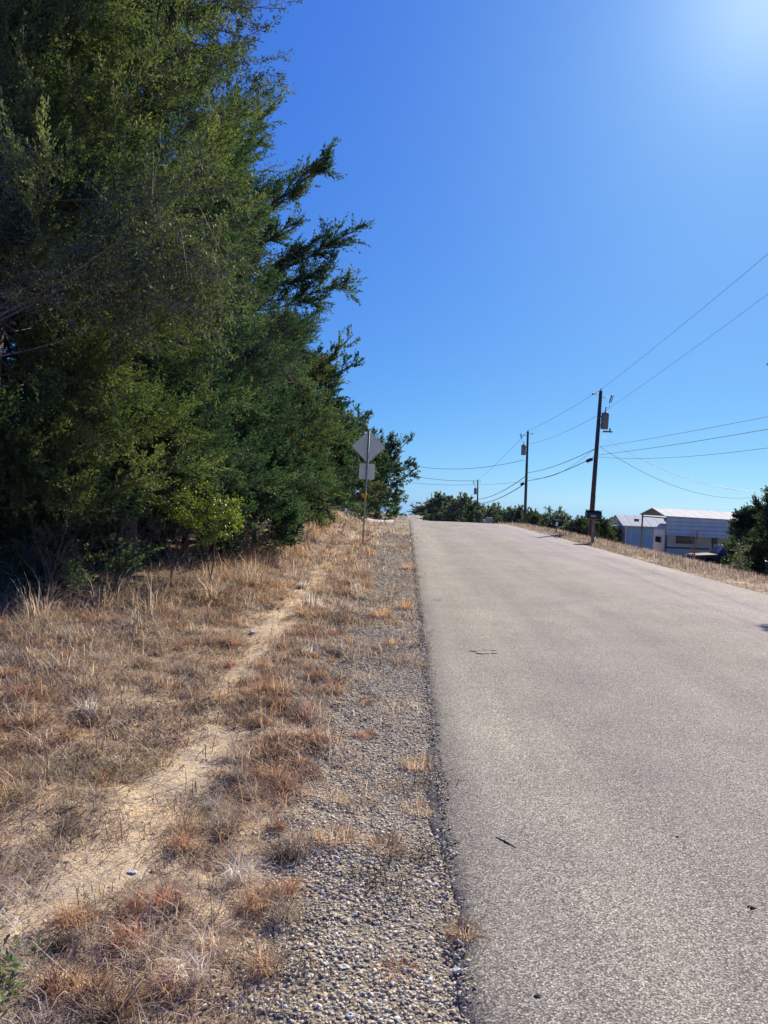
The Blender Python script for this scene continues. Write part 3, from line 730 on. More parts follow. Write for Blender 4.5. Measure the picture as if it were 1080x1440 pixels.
T = Tree(155); T.trunk(5.2, .12); T.crown(50, jr(1.9, 1), .03, 9, 7, 12, .10, .026, blen=.4)
T.build('juniper_tree', 'bluish green juniper between the row and the crest oaks', 'tree', base_at(-4.4, 39.5), 'juniper')

# bright bush, pale weed
T = Tree(160, 'oak'); T.trunk(1.3, .010, (.02, 0), 3); bb_ = base_at(-3.0, 11.6)
for (px, py) in ((270, 700), (300, 690), (322, 708), (290, 725), (325, 722), (260, 730), (305, 745), (240, 715)):
    T.limb(T.at(.4, 0), local(px, py, 11.0, bb_), 12, 6, 9, .036, .0095, .006, -.1, start=.5, blen=.12, secl=.2)
T.build('leafy_bush', 'small bush with bright yellow-green leaves catching sun under the junipers', 'bush', bb_, 'brush', leafname='leaves', stemname='stems')
T = Tree(161, 'oak'); T.trunk(1.0, .03, (0, 0), 3); T.crown(22, lambda t: .5, .05, 7, 5, 8, .08, .016, .012, (40, 75), 0, blen=.2)
T.build('weed_shrub', 'pale grey-green weedy shrub in the grass left of the sign', 'shrub', base_at(-3.1, 27), 'sage', leafname='leaves', stemname='stems')
for i, (px, Y, lab) in enumerate(((70, 8.9, 'tangle of dead grey-brown brush under the nearest juniper at the left edge'),
                                  (165, 10.2, 'dead twiggy brush tangle beneath the second juniper, left of the bright bush'),
                                  (240, 11.0, 'low dead brush tangle just left of the bright bush'),
                                  (345, 14.5, 'dead brush tangle in the shade to the right of the bright bush'))):
    q_ = P(px, 800, Y); bq_ = base_at(q_[0], Y); T = Tree(180 + i, 'oak'); T.trunk(.5, .012, (0, 0), 3)
    T.crown(34, lambda t: .75, .0, 8, 5, 0, .06, .02, .010, (8, 75), -.2, blen=.22)
    T.limb(T.at(.6), T.at(.6) + np.array([.3, 0, .3]), 4, 4, 3, .04, .01, .004)
    T.build('dead_brush', lab, 'brush', bq_, 'sage', 'deadtwig', group='dead brush under the junipers', leafname='leaves', stemname='stems')
# long arching dry blades in front of the shade
def tuft_tall(px, py, label, seed, n=110):
    o = clump(px, py, .35, .55, [GP[0], GP[3], GP[5], (.55, .45, .33)], label, seed, n, .0035, 'tall_grass', .35, .55)
    o['category'] = 'tall grass'; o['group'] = 'tall dry grass tufts in front of the shade'
for i, (px, py, lab) in enumerate(((150, 850, 'tall arching dry grass tuft at the shade edge under the nearest juniper'),
                                   (215, 862, 'tallest tan grass tuft standing against the dark gap'),
                                   (300, 845, 'tall rust brown grass tuft right of the dark gap'),
                                   (60, 870, 'leaning grey grass tuft near the left frame edge'),
                                   (355, 822, 'tall dry tuft where the shade ends beside the bare patch'))):
    tuft_tall(px, py, lab, 300 + i)
# green weed in the lower left corner
def weed():
    b = np.array([-1.25, 2.2, float(gz(-1.25, 2.2))]); rng = np.random.default_rng(4)
    T = Tree(170, 'oak'); T.trunk(.05, .003, (0, 0), 3)
    T.crown(16, lambda t: .11, .02, 3, 3, 4, .032, .0045, .002, (15, 60), 0, blen=.05)
    T.build('broadleaf_weed', 'dull green broadleaf weed in the bottom left corner', 'weed', b, 'sage', leafname='leaves', stemname='stems')
weed()

# ------------------------------------------------------------------ far trees
def copy_tree(root, loc, rz, sc, label, group):
    r = root.copy(); C.objects.link(r); r.location = loc; r.rotation_euler = (0, 0, rz); r.scale = sc
    r['label'] = label; r['group'] = group
    for ch in root.children:
        c = ch.copy(); C.objects.link(c); c.parent = r
    return r
FG = 'trees across the road and beyond the crest'
protoJ = Tree(201); protoJ.trunk(5, .12); protoJ.crown(60, jr(2.1, 1), .03, 8, 6, 10, .13, .034, blen=.5)
protoO = oak(202, 5.2, 2.4, 46, 8, 6, 9, .12, .045, .15)
protoO2 = oak(203, 4.6, 2.2, 30, 8, 6, 5, .11, .04, .22)
protoB = oak(204, 4.8, 2.9, 64, 9, 7, 9, .14, .055, .02)
PR = {}
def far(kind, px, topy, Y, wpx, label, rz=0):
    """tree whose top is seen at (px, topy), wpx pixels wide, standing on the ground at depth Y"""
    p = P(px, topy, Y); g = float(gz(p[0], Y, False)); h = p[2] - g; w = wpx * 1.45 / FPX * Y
    hh, ww, leaf, bark = {'j': (5.3, 4.4, 'hazed_juniper', 'bark'), 'o': (5.6, 5.2, 'hazed_oak', 'greytwig'), 'p': (5.0, 4.8, 'hazed_oak', 'greytwig'), 'b': (5.2, 6.2, 'hazed_oak', 'greytwig')}[kind]
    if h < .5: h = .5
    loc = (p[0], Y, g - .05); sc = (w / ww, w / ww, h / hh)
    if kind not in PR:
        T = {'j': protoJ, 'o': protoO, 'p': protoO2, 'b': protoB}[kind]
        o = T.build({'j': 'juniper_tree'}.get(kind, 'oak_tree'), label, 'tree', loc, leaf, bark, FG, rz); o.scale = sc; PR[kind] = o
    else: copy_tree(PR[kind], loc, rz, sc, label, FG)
far('b', 607, 706, 285, 34, 'farthest low oak beside the distant bend of the road', .3)
far('j', 592, 712, 300, 20, 'tiny far juniper at the left end of the distant tree mass', 1)
far('b', 628, 699, 190, 46, 'rounded oak under the three tiny distant poles', 2)
far('j', 616, 703, 240, 26, 'far juniper peak between the two leftmost distant oaks', 2)
far('b', 648, 701, 160, 44, 'broad oak just left of the third utility pole', 4)
far('j', 668, 708, 135, 34, 'dark juniper at the foot of the third utility pole', 5)
far('b', 684, 716, 115, 34, 'low oak behind the stone mailbox pillar', 1.4)
far('o', 713, 712, 98, 48, 'oak between the stone pillar and the second utility pole', 2.2)
far('j', 731, 722, 92, 26, 'dark juniper touching the second utility pole on its left', 2.9)
far('j', 757, 722, 82, 40, 'dark dense juniper right of the second utility pole', .5)
far('p', 774, 711, 80, 48, 'open-crowned oak with sky showing between its limbs', 1.2)
far('j', 798, 738, 84, 26, 'low juniper in the dip right of the open-crowned oak', 3.1)
far('b', 815, 729, 62, 40, 'bush of an oak left of the green mailbox', 3.7)
far('j', 842, 727, 60, 32, 'dark juniper behind the nearest pole and the mailbox', 4.4)
far('j', 861, 730, 96, 34, 'dark juniper behind the porch of the blue shed', 5.2)
far('j', 826, 735, 70, 30, 'low dark juniper seen behind the foot of the nearest pole', 2.1)
far('b', 900, 741, 100, 60, 'low oak hidden behind the blue shed', .9)
far('b', 700, 714, 104, 40, 'oak behind and right of the stone mailbox pillar', .8)
far('b', 722, 716, 88, 36, 'low rounded oak just left of the second utility pole', 5.1)
far('b', 748, 720, 86, 34, 'low rounded oak at the foot of the second utility pole', 3.3)
far('b', 789, 727, 78, 36, 'low oak under the open-crowned oak', .2)
far('j', 808, 736, 68, 30, 'dark juniper between the open-crowned oak and the mailbox', 2.6)
far('b', 852, 733, 74, 40, 'low oak between the nearest pole and the shed porch', 1.9)
def bigj(x, Y, h, rr, lab, seed):
    T = Tree(seed); T.trunk(h, .16); T.crown(75, jr(rr, 1), .04, 9, 7, 13, .10, .022, blen=.4)
    T.build('juniper_tree', lab, 'tree', base_at(x, Y), 'hazed_juniper', group=FG)
p_ = P(1082, 700, 44); bigj(p_[0] + .5, 44, p_[2] - float(gz(p_[0], 44)) + .7, 1.6, 'large dark juniper cut by the right edge beside the carport', 211)
p_ = P(1066, 712, 46); bigj(p_[0], 47, p_[2] - float(gz(p_[0], 47)) - .3, 1.15, 'smaller juniper leaning in front of the carport roof end', 212)
T = Tree(213, 'oak'); T.trunk(1.45, .03, stems=2); T.crown(15, lambda t: .42, .15, 5, 4, 3, .06, .02, .012, (20, 75), 0, blen=.25)
p_ = P(1040, 790, 36); T.build('sapling', 'sparse grey-green sapling on the verge in front of the dark pickup', 'sapling', base_at(p_[0], 36), 'sage', 'greytwig')
T = Tree(214, 'oak'); T.trunk(2.0, .04, stems=3); T.crown(26, lambda t: .8, .1, 7, 5, 0, .06, .02, .014, (30, 80), 0, blen=.3)
T.limb(T.at(.8), T.at(.8) + np.array([.2, 0, .6]), 4, 4, 2, .05, .015, .01)
p_ = P(985, 780, 44); T.build('bare_shrub', 'leafless brown shrub tangled in front of the trailer', 'shrub', base_at(p_[0], 45), 'sage', 'rust')
T = Tree(215, 'oak'); T.trunk(6.5, .2); T.crown(40, lambda t: 1.9, .35, 8, 6, 8, .09, .03, .04, (0, 60), -.1)
for e_ in ((8.36, 17.25, 4.9), (9.6, 19.1, 5.3)): T.limb(T.at(.6), np.array(e_) - np.array([12.4, 18.6, float(gz(12.4, 18.6, False))]), 10, 6, 14, .07, .025, .03, .1, start=.8, secl=.10, blen=.2)
T.build('oak_tree', 'roadside oak whose leaves dapple the right lane', 'tree', base_at(12.4, 18.6), 'oak', 'greytwig')

# ------------------------------------------------------------------ warning sign (seen from behind)
b = P(510, 764, 24.5); b[2] = float(gz(b[0], 24.5)) - .02
s = thing('warning_sign', 'grey back of a diamond road sign with a square plaque on a leaning steel post', 'road sign', b)
lean = Matrix.Rotation(R(1.2), 4, 'Y')
def L_(v): return lean @ Vector(v)
top = P(518.5, 603, 24.5)[2] - b[2]
MB().tube([L_((0, 0, -.3)), L_((0, 0, top - .05))], .03, 10).build('post', M['galv'], s)
cz = P(518, 628, 24.5)[2] - b[2]; hd = .545
def plate(name, w2, shape, zc, mat, y0=.034, th=.004, parent=s):
    m = MB()
    if shape == 'd': poly = [(0, zc - w2), (w2, zc), (0, zc + w2), (-w2, zc)]; 
    else: poly = [(-w2, zc - w2), (w2, zc - w2), (w2, zc + w2), (-w2, zc + w2)]
    # rounded corners
    pts = []; n = len(poly)
    for i in range(n):
        a, c, e = Vector(poly[i - 1]), Vector(poly[i]), Vector(poly[(i + 1) % n]); r = .05
        u1 = (a - c).normalized() * r; u2 = (e - c).normalized() * r
        for t in (0, .33, .66, 1): pts.append(tuple((c + u1 * (1 - t) ** 2 + u2 * t * t)))
    m.prism(pts, y0, y0 + th, lean); return m.build(name, mat, parent)
dp = plate('diamond_plate', hd, 'd', cz, M['signback']); plate('yellow_face', hd - .004, 'd', cz, M['signface'], .0395, .002, dp)
pz = P(516, 663, 24.5)[2] - b[2]
pp = plate('square_plaque', .255, 's', pz, M['signback']); plate('yellow_face', .252, 's', pz, M['signface'], .0395, .002, pp)
for q_ in (cz + .25, cz - .25, pz + .12, pz - .12): MB().tube([L_((0, -.045, q_)), L_((0, .034, q_))], .012, 6).build('bolt', M['galv'], s)
yz = P(514, 697, 24.5)[2] - b[2]
MB().tube([L_((0, 0, yz - .10)), L_((0, 0, yz + .10))], .036, 12).build('reflective_band', M['yellowband'], s)
MB().box(-.11, -.012, yz - .06, -.036, .012, yz + .07, lean).build('reflector_tab', M['signface'], s)

# ------------------------------------------------------------------ utility poles
def pole(label, px_b, Y, top, leanpx, detail=2, tside=1, group='utility poles along the right side', rad=.15):
    tp = P(px_b, top, Y); bx = P(px_b - leanpx, 745, Y)[0]; g = float(gz(bx, Y, False)); b = np.array([bx, Y, g])
    o = thing('utility_pole', label, 'utility pole', b, group)
    t = tp - b
    def at(z, dx=0, dy=0): f = z / t[2]; return Vector((t[0] * f + dx, t[1] * f + dy, z))
    MB().tube([at(-.4), at(t[2] * .5), at(t[2])], [rad, rad * .85, rad * .66], 10).build('pole', M['polewood'], o)
    H = t[2]
    if detail >= 1:
        zt = H - 1.75; cx = .36 * tside
        MB().tube([at(zt - .48, cx), at(zt - .46, cx), at(zt + .42, cx), at(zt + .46, cx), at(zt + .52, cx)], [.19, .22, .22, .20, .09], 14).build('transformer', M['transf'], o)
        MB().tube([at(zt + .5, cx), at(zt + .82, cx)], [.045, .03], 8).build('bushing', M['ceramic'], o)
        for q_ in (.25, -.25): MB().tube([at(zt + q_), at(zt + q_, cx)], .035, 5).build('bracket', M['galv'], o)
        MB().tube([at(H - .38, 0), at(H - .36, .55 * tside)], .022, 5).build('crossarm', M['galv'], o); MB().tube([at(H - .18, -.42 * tside), at(H - .2, 0)], .02, 5).build('crossarm', M['galv'], o)
        MB().tube([at(H - .18, -.5 * tside), at(H - .18, -.36 * tside)], [.07, .05], 8).build('insulator', M['ceramic'], o); MB().tube([at(H - .02), at(H + .16)], [.05, .03], 8).build('insulator', M['ceramic'], o)
        m = MB(); m.tube([at(H - .62, .56 * tside), at(H - .2, .66 * tside)], .035, 6); m.tube([at(H - .66, .64 * tside), at(H - .26, .74 * tside)], .022, 6)
        m.tube([at(H - .64, .53 * tside), at(H - .66, .66 * tside)], .02, 5); m.tube([at(H - .2, .62 * tside), at(H - .24, .77 * tside)], .02, 5); m.build('cutout_fuse', M['blackiron'], o)
        m = MB(); m.tube([at(H - .65, .58 * tside), at(H - 1.0, .54 * tside), at(zt + .82, cx)], .012, 4); m.build('lead_wire', M['wire'], o)
    if detail >= 2:
        m = MB(); m.tube([at(zt - .62, .30), at(zt - .62, .85)], .05, 6); m.tube([at(zt - .62, .70), at(zt - .42, .70)], .045, 6); m.build('secondary_rack', M['transf'], o)
        MB().tube([at(0.1, .13), at(H * .3, .12), at(2.6, .12)], .03, 6).build('conduit', M['blackiron'], o)
    return o, at, H, b
p1, at1, H1, b1 = pole('nearest and tallest utility pole with a grey can transformer on its right', 845, 45, 550, 15, 2)
p2, at2, H2, b2 = pole('second utility pole, transformer on its left, rising above the crest', 742.5, 72, 607, 5, 1, -1)
p3, at3, H3, b3 = pole('third smaller utility pole standing in the trees beyond the crest', 672, 117, 675, 1, 1, -1)
pole('leftmost of the three tiny distant poles', 600.5, 330, 699, 0, 0, group='tiny distant poles', rad=.22)
pole('tallest middle one of the three tiny distant poles', 607, 300, 693, 0, 0, group='tiny distant poles', rad=.22)
pole('rightmost of the three tiny distant poles', 613.5, 270, 696, 0, 0, group='tiny distant poles', rad=.22)
# the next pole, out of frame on the right, that carries the lines
g0 = float(gz(11.2, 6.5, False))
p0 = thing('utility_pole', 'utility pole that carries the lines out of the right of the picture', 'utility pole', (11.2, 6.5, g0), 'utility poles along the right side')
MB().tube([(0, 0, -.3), (0, 0, 12.6)], [.16, .1], 10).build('pole', M['polewood'], p0)
def w0(z): return np.array([11.2, 6.5, z])

def wire(a, c, sag, r, label, cat='power line', group='overhead lines'):
    a = np.array(a, float); c = np.array(c, float); n = 24
    pts = []
    for t in np.linspace(0, 1, n + 1):
        p = a + (c - a) * t; p[2] -= sag * 4 * t * (1 - t); pts.append(tuple(p - a))
    o = MB().tube(pts, r, 5, sm=True).build('power_line', M['wire']); o.location = tuple(a)
    return tag(o, label, cat, group)
A = lambda at, b, z, dx=0: np.array(at(z, dx)) + b
def zz(py, px, Y, b): return P(px, py, Y)[2] - b[2]
wire(A(at1, b1, H1 + .1), w0(g0 + 12.1), .25, .007, 'topmost thin line rising from the nearest pole to the right edge')
wire(A(at1, b1, zz(583, 842, 45, b1)), w0(g0 + 10.9), .25, .006, 'second thin line rising from below the nearest pole top to the right edge')
wire(A(at1, b1, zz(629, 840, 45, b1)), w0(4.45), .15, .008, 'upper of the two dark cables leaving the nearest pole rightward')
wire(A(at1, b1, zz(640, 838, 45, b1)), w0(4.2), .2, .0105, 'thick lower dark cable leaving the nearest pole rightward')
wire(A(at1, b1, zz(642, 838, 45, b1)), w0(4.1), .7, .008, 'faint slack line hanging just under the thick cable on the right')
wire(A(at1, b1, zz(612, 846, 45, b1), .2), P(1120, 692, 40), 1.0, .012, 'service drop sagging from the transformer down to the right edge')
wire(A(at1, b1, zz(628, 842, 45, b1), .2), P(1090, 694, 62), 1.4, .013, 'fainter service drop sagging toward the juniper on the right')
wire(A(at1, b1, H1 + .1), A(at2, b2, H2 + .1), 0.15, .010, 'faint top line between the nearest and second pole')
wire(A(at1, b1, zz(583, 842, 45, b1)), A(at2, b2, zz(625, 742, 72, b2)), 0.25, .010, 'faint second line between the nearest and second pole')
wire(A(at1, b1, zz(630, 840, 45, b1)), A(at2, b2, zz(665, 741, 72, b2)), .25, .020, 'upper dark cable between the nearest and second pole')
wire(A(at1, b1, zz(641, 838, 45, b1)), A(at2, b2, zz(676, 740, 72, b2)), .3, .024, 'lower dark cable between the nearest and second pole')
wire(A(at1, b1, zz(629, 840, 45, b1)), A(at2, b2, zz(670, 740, 72, b2)), .8, .010, 'faint slack line between the two dark cables left of the nearest pole')
wire(A(at2, b2, zz(669, 741, 72, b2)), A(at3, b3, zz(702, 672, 117, b3)), .5, .034, 'upper cable between the second and third pole')
wire(A(at2, b2, zz(679, 740, 72, b2)), A(at3, b3, zz(708, 672, 117, b3)), .5, .040, 'lower cable between the second and third pole')
wire(A(at2, b2, H2 + .1), A(at3, b3, H3 + .05), .3, .014, 'faint top line between the second and third pole')
wire(A(at2, b2, zz(647, 741, 72, b2), -.3), P(540, 645, 84), 1.0, .020, 'line sagging from the second pole leftward over the road behind the oak')
wire(A(at3, b3, H3 - .1), P(530, 655, 125), .8, .030, 'line from the third pole leftward over the road')
wire(A(at3, b3, zz(681, 672, 117, b3)), P(530, 670, 128), .6, .022, 'faint lower line from the third pole leftward over the road')
wire(A(at2, b2, zz(677, 741, 72, b2)), A(at3, b3, zz(681, 672, 117, b3)), 0.1, .016, 'nearly level faint line joining the second and third pole')
wire(P(607, 703, 290), P(540, 700, 200), .8, .035, 'upper far line crossing above the distant bend')
wire(P(613, 706, 270), P(540, 706, 190), .6, .035, 'lower far line crossing above the distant bend')
# splice closures on the lower cable
def closure(px, py, Y, ang, ln, r, label):
    p = P(px, py, Y); d = Vector((P(px + 10, py - 10 * math.tan(ang), Y) - p)).normalized()
    o = MB().tube([-d * ln * .5, -d * ln * .42, d * ln * .42, d * ln * .5], [r * .5, r, r, r * .5], 10).build('splice_closure', M['blackiron']); o.location = tuple(p)
    tag(o, label, 'cable closure', 'black splice closures on the cables')
closure(829, 647, 45.2, R(24), .42, .10, 'black splice closure just left of the nearest pole')
closure(734.5, 680.5, 72.2, R(30), .40, .12, 'small black splice closure just left of the second pole')

# ------------------------------------------------------------------ mailbox
Ym = 31.0; bm_ = P(833, 762, Ym); bm_[2] = float(gz(bm_[0], Ym)) - .02
mt = thing('mailbox', 'large dark green mailbox tilted on a wooden post before the nearest pole', 'mailbox', bm_)
htop = P(834, 717, Ym)[2] - bm_[2]; tilt = Matrix.Translation((0, 0, htop - .36)) @ Matrix.Rotation(R(2.5), 4, 'Y')
MB().prism([(-.05, -.1), (.05, -.1), (.06, htop - .36), (-.04, htop - .36)], -.05, .05).build('post', M['post_wood'], mt, .004)
arch = [(-.16, 0), (.16, 0)] + [(.16 * math.cos(a), .2 + .13 * math.sin(a)) for a in np.linspace(0, math.pi, 9)]
m = MB(); MZ = tilt @ Matrix.Rotation(R(90), 4, 'Z')
m.prism(arch, -.29, .29, MZ); m.build('box_body', M['mailgreen'], mt, .006)
MB().prism([(a[0] * 1.06, a[1] * 1.04 - .005) for a in arch], .292, .315, MZ).build('door', M['mailgreen'], mt)
MB().box(-.15, -.168, .07, .06, -.163, .15, tilt).build('faded_label', M['paper'], mt)
m = MB(); m.box(.12, -.175, .05, .15, -.165, .34, tilt); m.box(.05, -.175, .28, .12, -.165, .34, tilt); m.build('flag', M['blackiron'], mt)
MB().box(-.32, -.19, .335, .31, .19, .352, tilt).build('lid_board', M['post_wood'], mt, .004)
MB().box(-.22, -.09, -.04, .22, .09, -.005, tilt).build('mount_board', M['post_wood'], mt)
# debris at its base
rng = np.random.default_rng(9)
for k in range(10):
    x = np.array([bm_[0] + rng.normal(.1, .3)]); y = np.array([Ym + rng.normal(.1, .35)]); r_ = rng.uniform(.06, .15)
    o = link('rock', stones_mesh('rock', x * 0, y * 0, np.array([r_]), rng, z=np.zeros(1), lift=.2), M['stone']); o.location = (x[0], y[0], float(gz(x[0], y[0])))
    tag(o, 'small pale rock lying at the foot of the mailbox post', 'rock', 'rocks at the foot of the mailbox')

# stone pillar with white mailbox beyond the crest
Yp = 66.0; bp = P(688, 738, Yp); bp[2] = float(gz(bp[0], Yp)) - .05
pt = thing('mailbox_pillar', 'tan masonry mailbox pillar with a white box beyond the crest', 'mailbox pillar', bp)
hp = P(688, 728, Yp)[2] - bp[2]
MB().box(-.26, -.26, 0, .26, .26, hp - .06).build('pillar', M['tanstone'], pt, .02)
MB().box(-.30, -.30, hp - .058, .30, .30, hp).build('capstone', M['tanstone'], pt, .015)
MB().prism([(-.10, -.6), (.10, -.6), (.10, -.47)] and [(-.55, hp - .42), (-.262, hp - .42), (-.262, hp - .16), (-.50, hp - .14), (-.55, hp - .18)], -.11, .11).build('white_box', M['whitebox'], pt)
# small white marker post far along the verge
bq = P(782, 756, 40); bq[2] = float(gz(bq[0], 40)) - .02
mk = thing('marker_post', 'short white marker post in the far verge grass', 'marker post', bq)
MB().tube([(0, 0, -.1), (0, 0, .42)], .03, 8).build('stake', M['post_wood'], mk); MB().tube([(0, 0, .42), (0, 0, .6)], .06, 10).build('cap', M['whitebox'], mk)

# ------------------------------------------------------------------ blue shed
def shed():
    Y0 = 72.0; Y1 = Y0 + 5.0
    xl = P(880, 740, Y0)[0]; xr = xl + 9.0; eave = P(880, 738.5, Y0)[2]; yc = (Y0 + Y1) / 2
    ridge = eave + .85; g = min(float(gz(xl, Y0)), float(gz(xr, Y1))) - .2
    b = np.array([xl, Y0, g]); s = thing('shed', 'pale blue shed with a white gable end and bright white metal roof', 'shed', b)
    E = eave - g; Rr = ridge - g; W = xr - xl; D = Y1 - Y0
    m = MB(); m.box(0, 0, 0, W, .1, E); m.box(0, D - .1, 0, W, D, E); m.box(W - .1, .1, 0, W, D - .1, E); m.build('side_wall', M['bluewall'], s)
    m = MB(); m.add([(0, .102, 0), (0, D - .102, 0), (0, D - .102, E), (0, D / 2, Rr - .06), (0, .102, E), (.1, .102, 0), (.1, D - .102, 0), (.1, D - .102, E), (.1, D / 2, Rr - .06), (.1, .102, E)],
                    [(0, 1, 2, 3, 4), (9, 8, 7, 6, 5), (0, 5, 6, 1), (1, 6, 7, 2), (2, 7, 8, 3), (3, 8, 9, 4), (4, 9, 5, 0)]); gw = m.build('gable_wall', M['whitewall'], s)
    MB().box(-.015, -.015, 0, .06, .0, E).build('corner_trim', M['whitebox'], s)
    m = MB()
    for sgn in (0, 1):
        ye = -.3 if sgn == 0 else D + .3; ze = E - .1
        m.add([(-.35, ye, ze), (W + .3, ye, ze), (W + .3, D / 2, Rr), (-.35, D / 2, Rr), (-.35, ye, ze + .07), (W + .3, ye, ze + .07), (W + .3, D / 2, Rr + .07), (-.35, D / 2, Rr + .07)],
              [(0, 1, 2, 3), (7, 6, 5, 4), (0, 4, 5, 1), (1, 5, 6, 2), (2, 6, 7, 3), (3, 7, 4, 0)])
    rf = m.build('roof', M['whiteroof'], s)
    MB().box(1.2, 1.2, E + .35, 1.6, 1.5, E + .62).build('roof_vent', M['steelpost'], rf)
    MB().box(4.2, 1.6, E + .45, 4.5, 1.9, E + .80).build('roof_vent', M['steelpost'], rf)
    w = MB().box(-.03, 1.5, E - 1.9, 0, 2.1, E - .5).build('window', M['glass'], gw)
    w2 = MB().box(3.9, -.03, E - 1.5, 4.6, 0, E - .7).build('window', M['glass'], s)
    # porch on the left
    m = MB(); m.add([(-.30, .3, E - .02), (-.30, D - .3, E - .02), (-2.6, D - .3, E - .42), (-2.6, .3, E - .42), (-.30, .3, E + .05), (-.30, D - .3, E + .05), (-2.6, D - .3, E - .35), (-2.6, .3, E - .35)],
                    [(0, 1, 2, 3), (7, 6, 5, 4), (0, 4, 5, 1), (1, 5, 6, 2), (2, 6, 7, 3), (3, 7, 4, 0)]); m.build('porch_roof', M['whiteroof'], s)
    for yy in (.5, D - .5): MB().box(-2.45, yy - .05, 0, -2.35, yy + .05, E - .42).build('porch_post', M['post_wood'], s)
shed()

# ------------------------------------------------------------------ carport with trailer
def carport():
    Y0 = 57.0; D = 6.0; xl = P(937, 740, Y0)[0]; W = 10.5
    eave = P(937, 726, Y0)[2]; ridge = P(922, 715, Y0 + D / 2)[2]
    g = float(gz(xl, Y0)) - .15; b = np.array([xl, Y0, g]); E = eave - g; Rr = ridge - g
    s = thing('carport', 'open metal carport with white ribbed roof and grey side panel over a trailer', 'carport', b)
    m = MB()
    for sgn in (0, 1):
        ye = -.12 if sgn == 0 else D + .12; ze = E - .02
        m.add([(-.15, ye, ze), (W + .15, ye, ze - .2), (W + .15, D / 2, Rr - .2), (-.15, D / 2, Rr), (-.15, ye, ze + .05), (W + .15, ye, ze - .15), (W + .15, D / 2, Rr - .15), (-.15, D / 2, Rr + .05)],
              [(0, 1, 2, 3), (7, 6, 5, 4), (0, 4, 5, 1), (1, 5, 6, 2), (2, 6, 7, 3), (3, 7, 4, 0)])
    m.build('roof', M['whiteroof'], s)
    m = MB()
    for ye in (.0, D): m.add([(-.10, ye, E - .03), (W + .1, ye, E - .23), (W + .1, D / 2, Rr - .23), (-.10, D / 2, Rr - .03)], [(0, 1, 2, 3)])
    m.build('roof_shade_sheet', M['steelpost'], s)  # dark sheet added below the roof, standing for shade on its underside
    ph = (752 - 726) / FPX * Y0
    m = MB(); m.add([(0, 0, E - ph), (W, 0, E - ph - .2), (W, 0, E - .2), (0, 0, E), (0, -.04, E - ph), (W, -.04, E - ph - .2), (W, -.04, E - .2), (0, -.04, E)],
                    [(0, 1, 2, 3), (7, 6, 5, 4), (0, 4, 5, 1), (1, 5, 6, 2), (2, 6, 7, 3), (3, 7, 4, 0)]); m.build('side_panel', M['panel'], s)
    m = MB(); m.add([(W - .05, 0, E - 1.2), (W - .05, D, E - 1.2), (W - .05, D, E - .25), (W - .05, D / 2, Rr - .26), (W - .05, 0, E - .25)], [(0, 1, 2, 3, 4)]); m.build('gable_panel', M['panel'], s)
    for k in range(4):
        for yy in (0.05, D - .05):
            xx = .05 + k * (W - .1) / 3; MB().box(xx - .05, yy - .05, 0, xx + .05, yy + .05, E - .03 - .2 * xx / W).build('post', M['steelpost'], s)
    m = MB()
    for k in range(2):
        xx = .05 + k * (W - .1); MB().tube([(xx, .05, E - .15 - .2 * k), (xx, D - .05, E - .15 - .2 * k)], .04, 4).build('tie_beam', M['steelpost'], s)
    # travel trailer inside
    t = thing('travel_trailer', 'cream travel trailer with dark windows parked under the carport', 'travel trailer', (xl + .3, Y0 + 1.3, g + .02))
    TL, TD, TH = 9.2, 2.5, E - ph + .75
    pr = [(0, .55), (TL, .55), (TL, TH - .3), (TL - .4, TH), (.5, TH), (.05, TH - .45)]
    MB().prism(pr, 0, TD).build('body', M['trailer'], t, .03)
    MB().box(.1, -.012, 1.05, TL - .1, -.001, 1.17).build('stripe', M['maroon'], t)
    for (x0, x1, z0, z1) in ((.9, 2.3, 1.45, 2.1), (5.2, 5.9, 1.5, 2.0), (7.4, 8.2, 1.2, 1.8)):
        w = MB().box(x0 - .05, -.02, z0 - .05, x1 + .05, -.002, z1 + .05).build('window', M['whitebox'], t); MB().box(x0, -.03, z0, x1, -.022, z1).build('pane', M['glass'], w)
    d = MB().box(3.5, -.025, .65, 4.15, -.002, 2.35).build('door', M['trailer'], t); MB().box(3.6, -.04, 1.5, 4.05, -.027, 2.1).build('door_window', M['glass'], d)
    w = MB().box(-.02, .5, 1.35, .02, 2.0, 1.95).build('window', M['whitebox'], t); MB().box(-.03, .6, 1.42, -.022, 1.9, 1.88).build('pane', M['glass'], w)
    for xx in (4.9, 5.7):
        wh = MB().tube([(xx, .02, .34), (xx, .24, .34)], .33, 16).build('wheel', M['tyre'], t); MB().tube([(xx, -.005, .34), (xx, .018, .34)], .18, 12).build('rim', M['rim'], wh)
    MB().tube([(-1.1, TD / 2, .5), (.1, TD / 2, .6)], .06, 6).build('tow_bar', M['blackiron'], t)
carport()

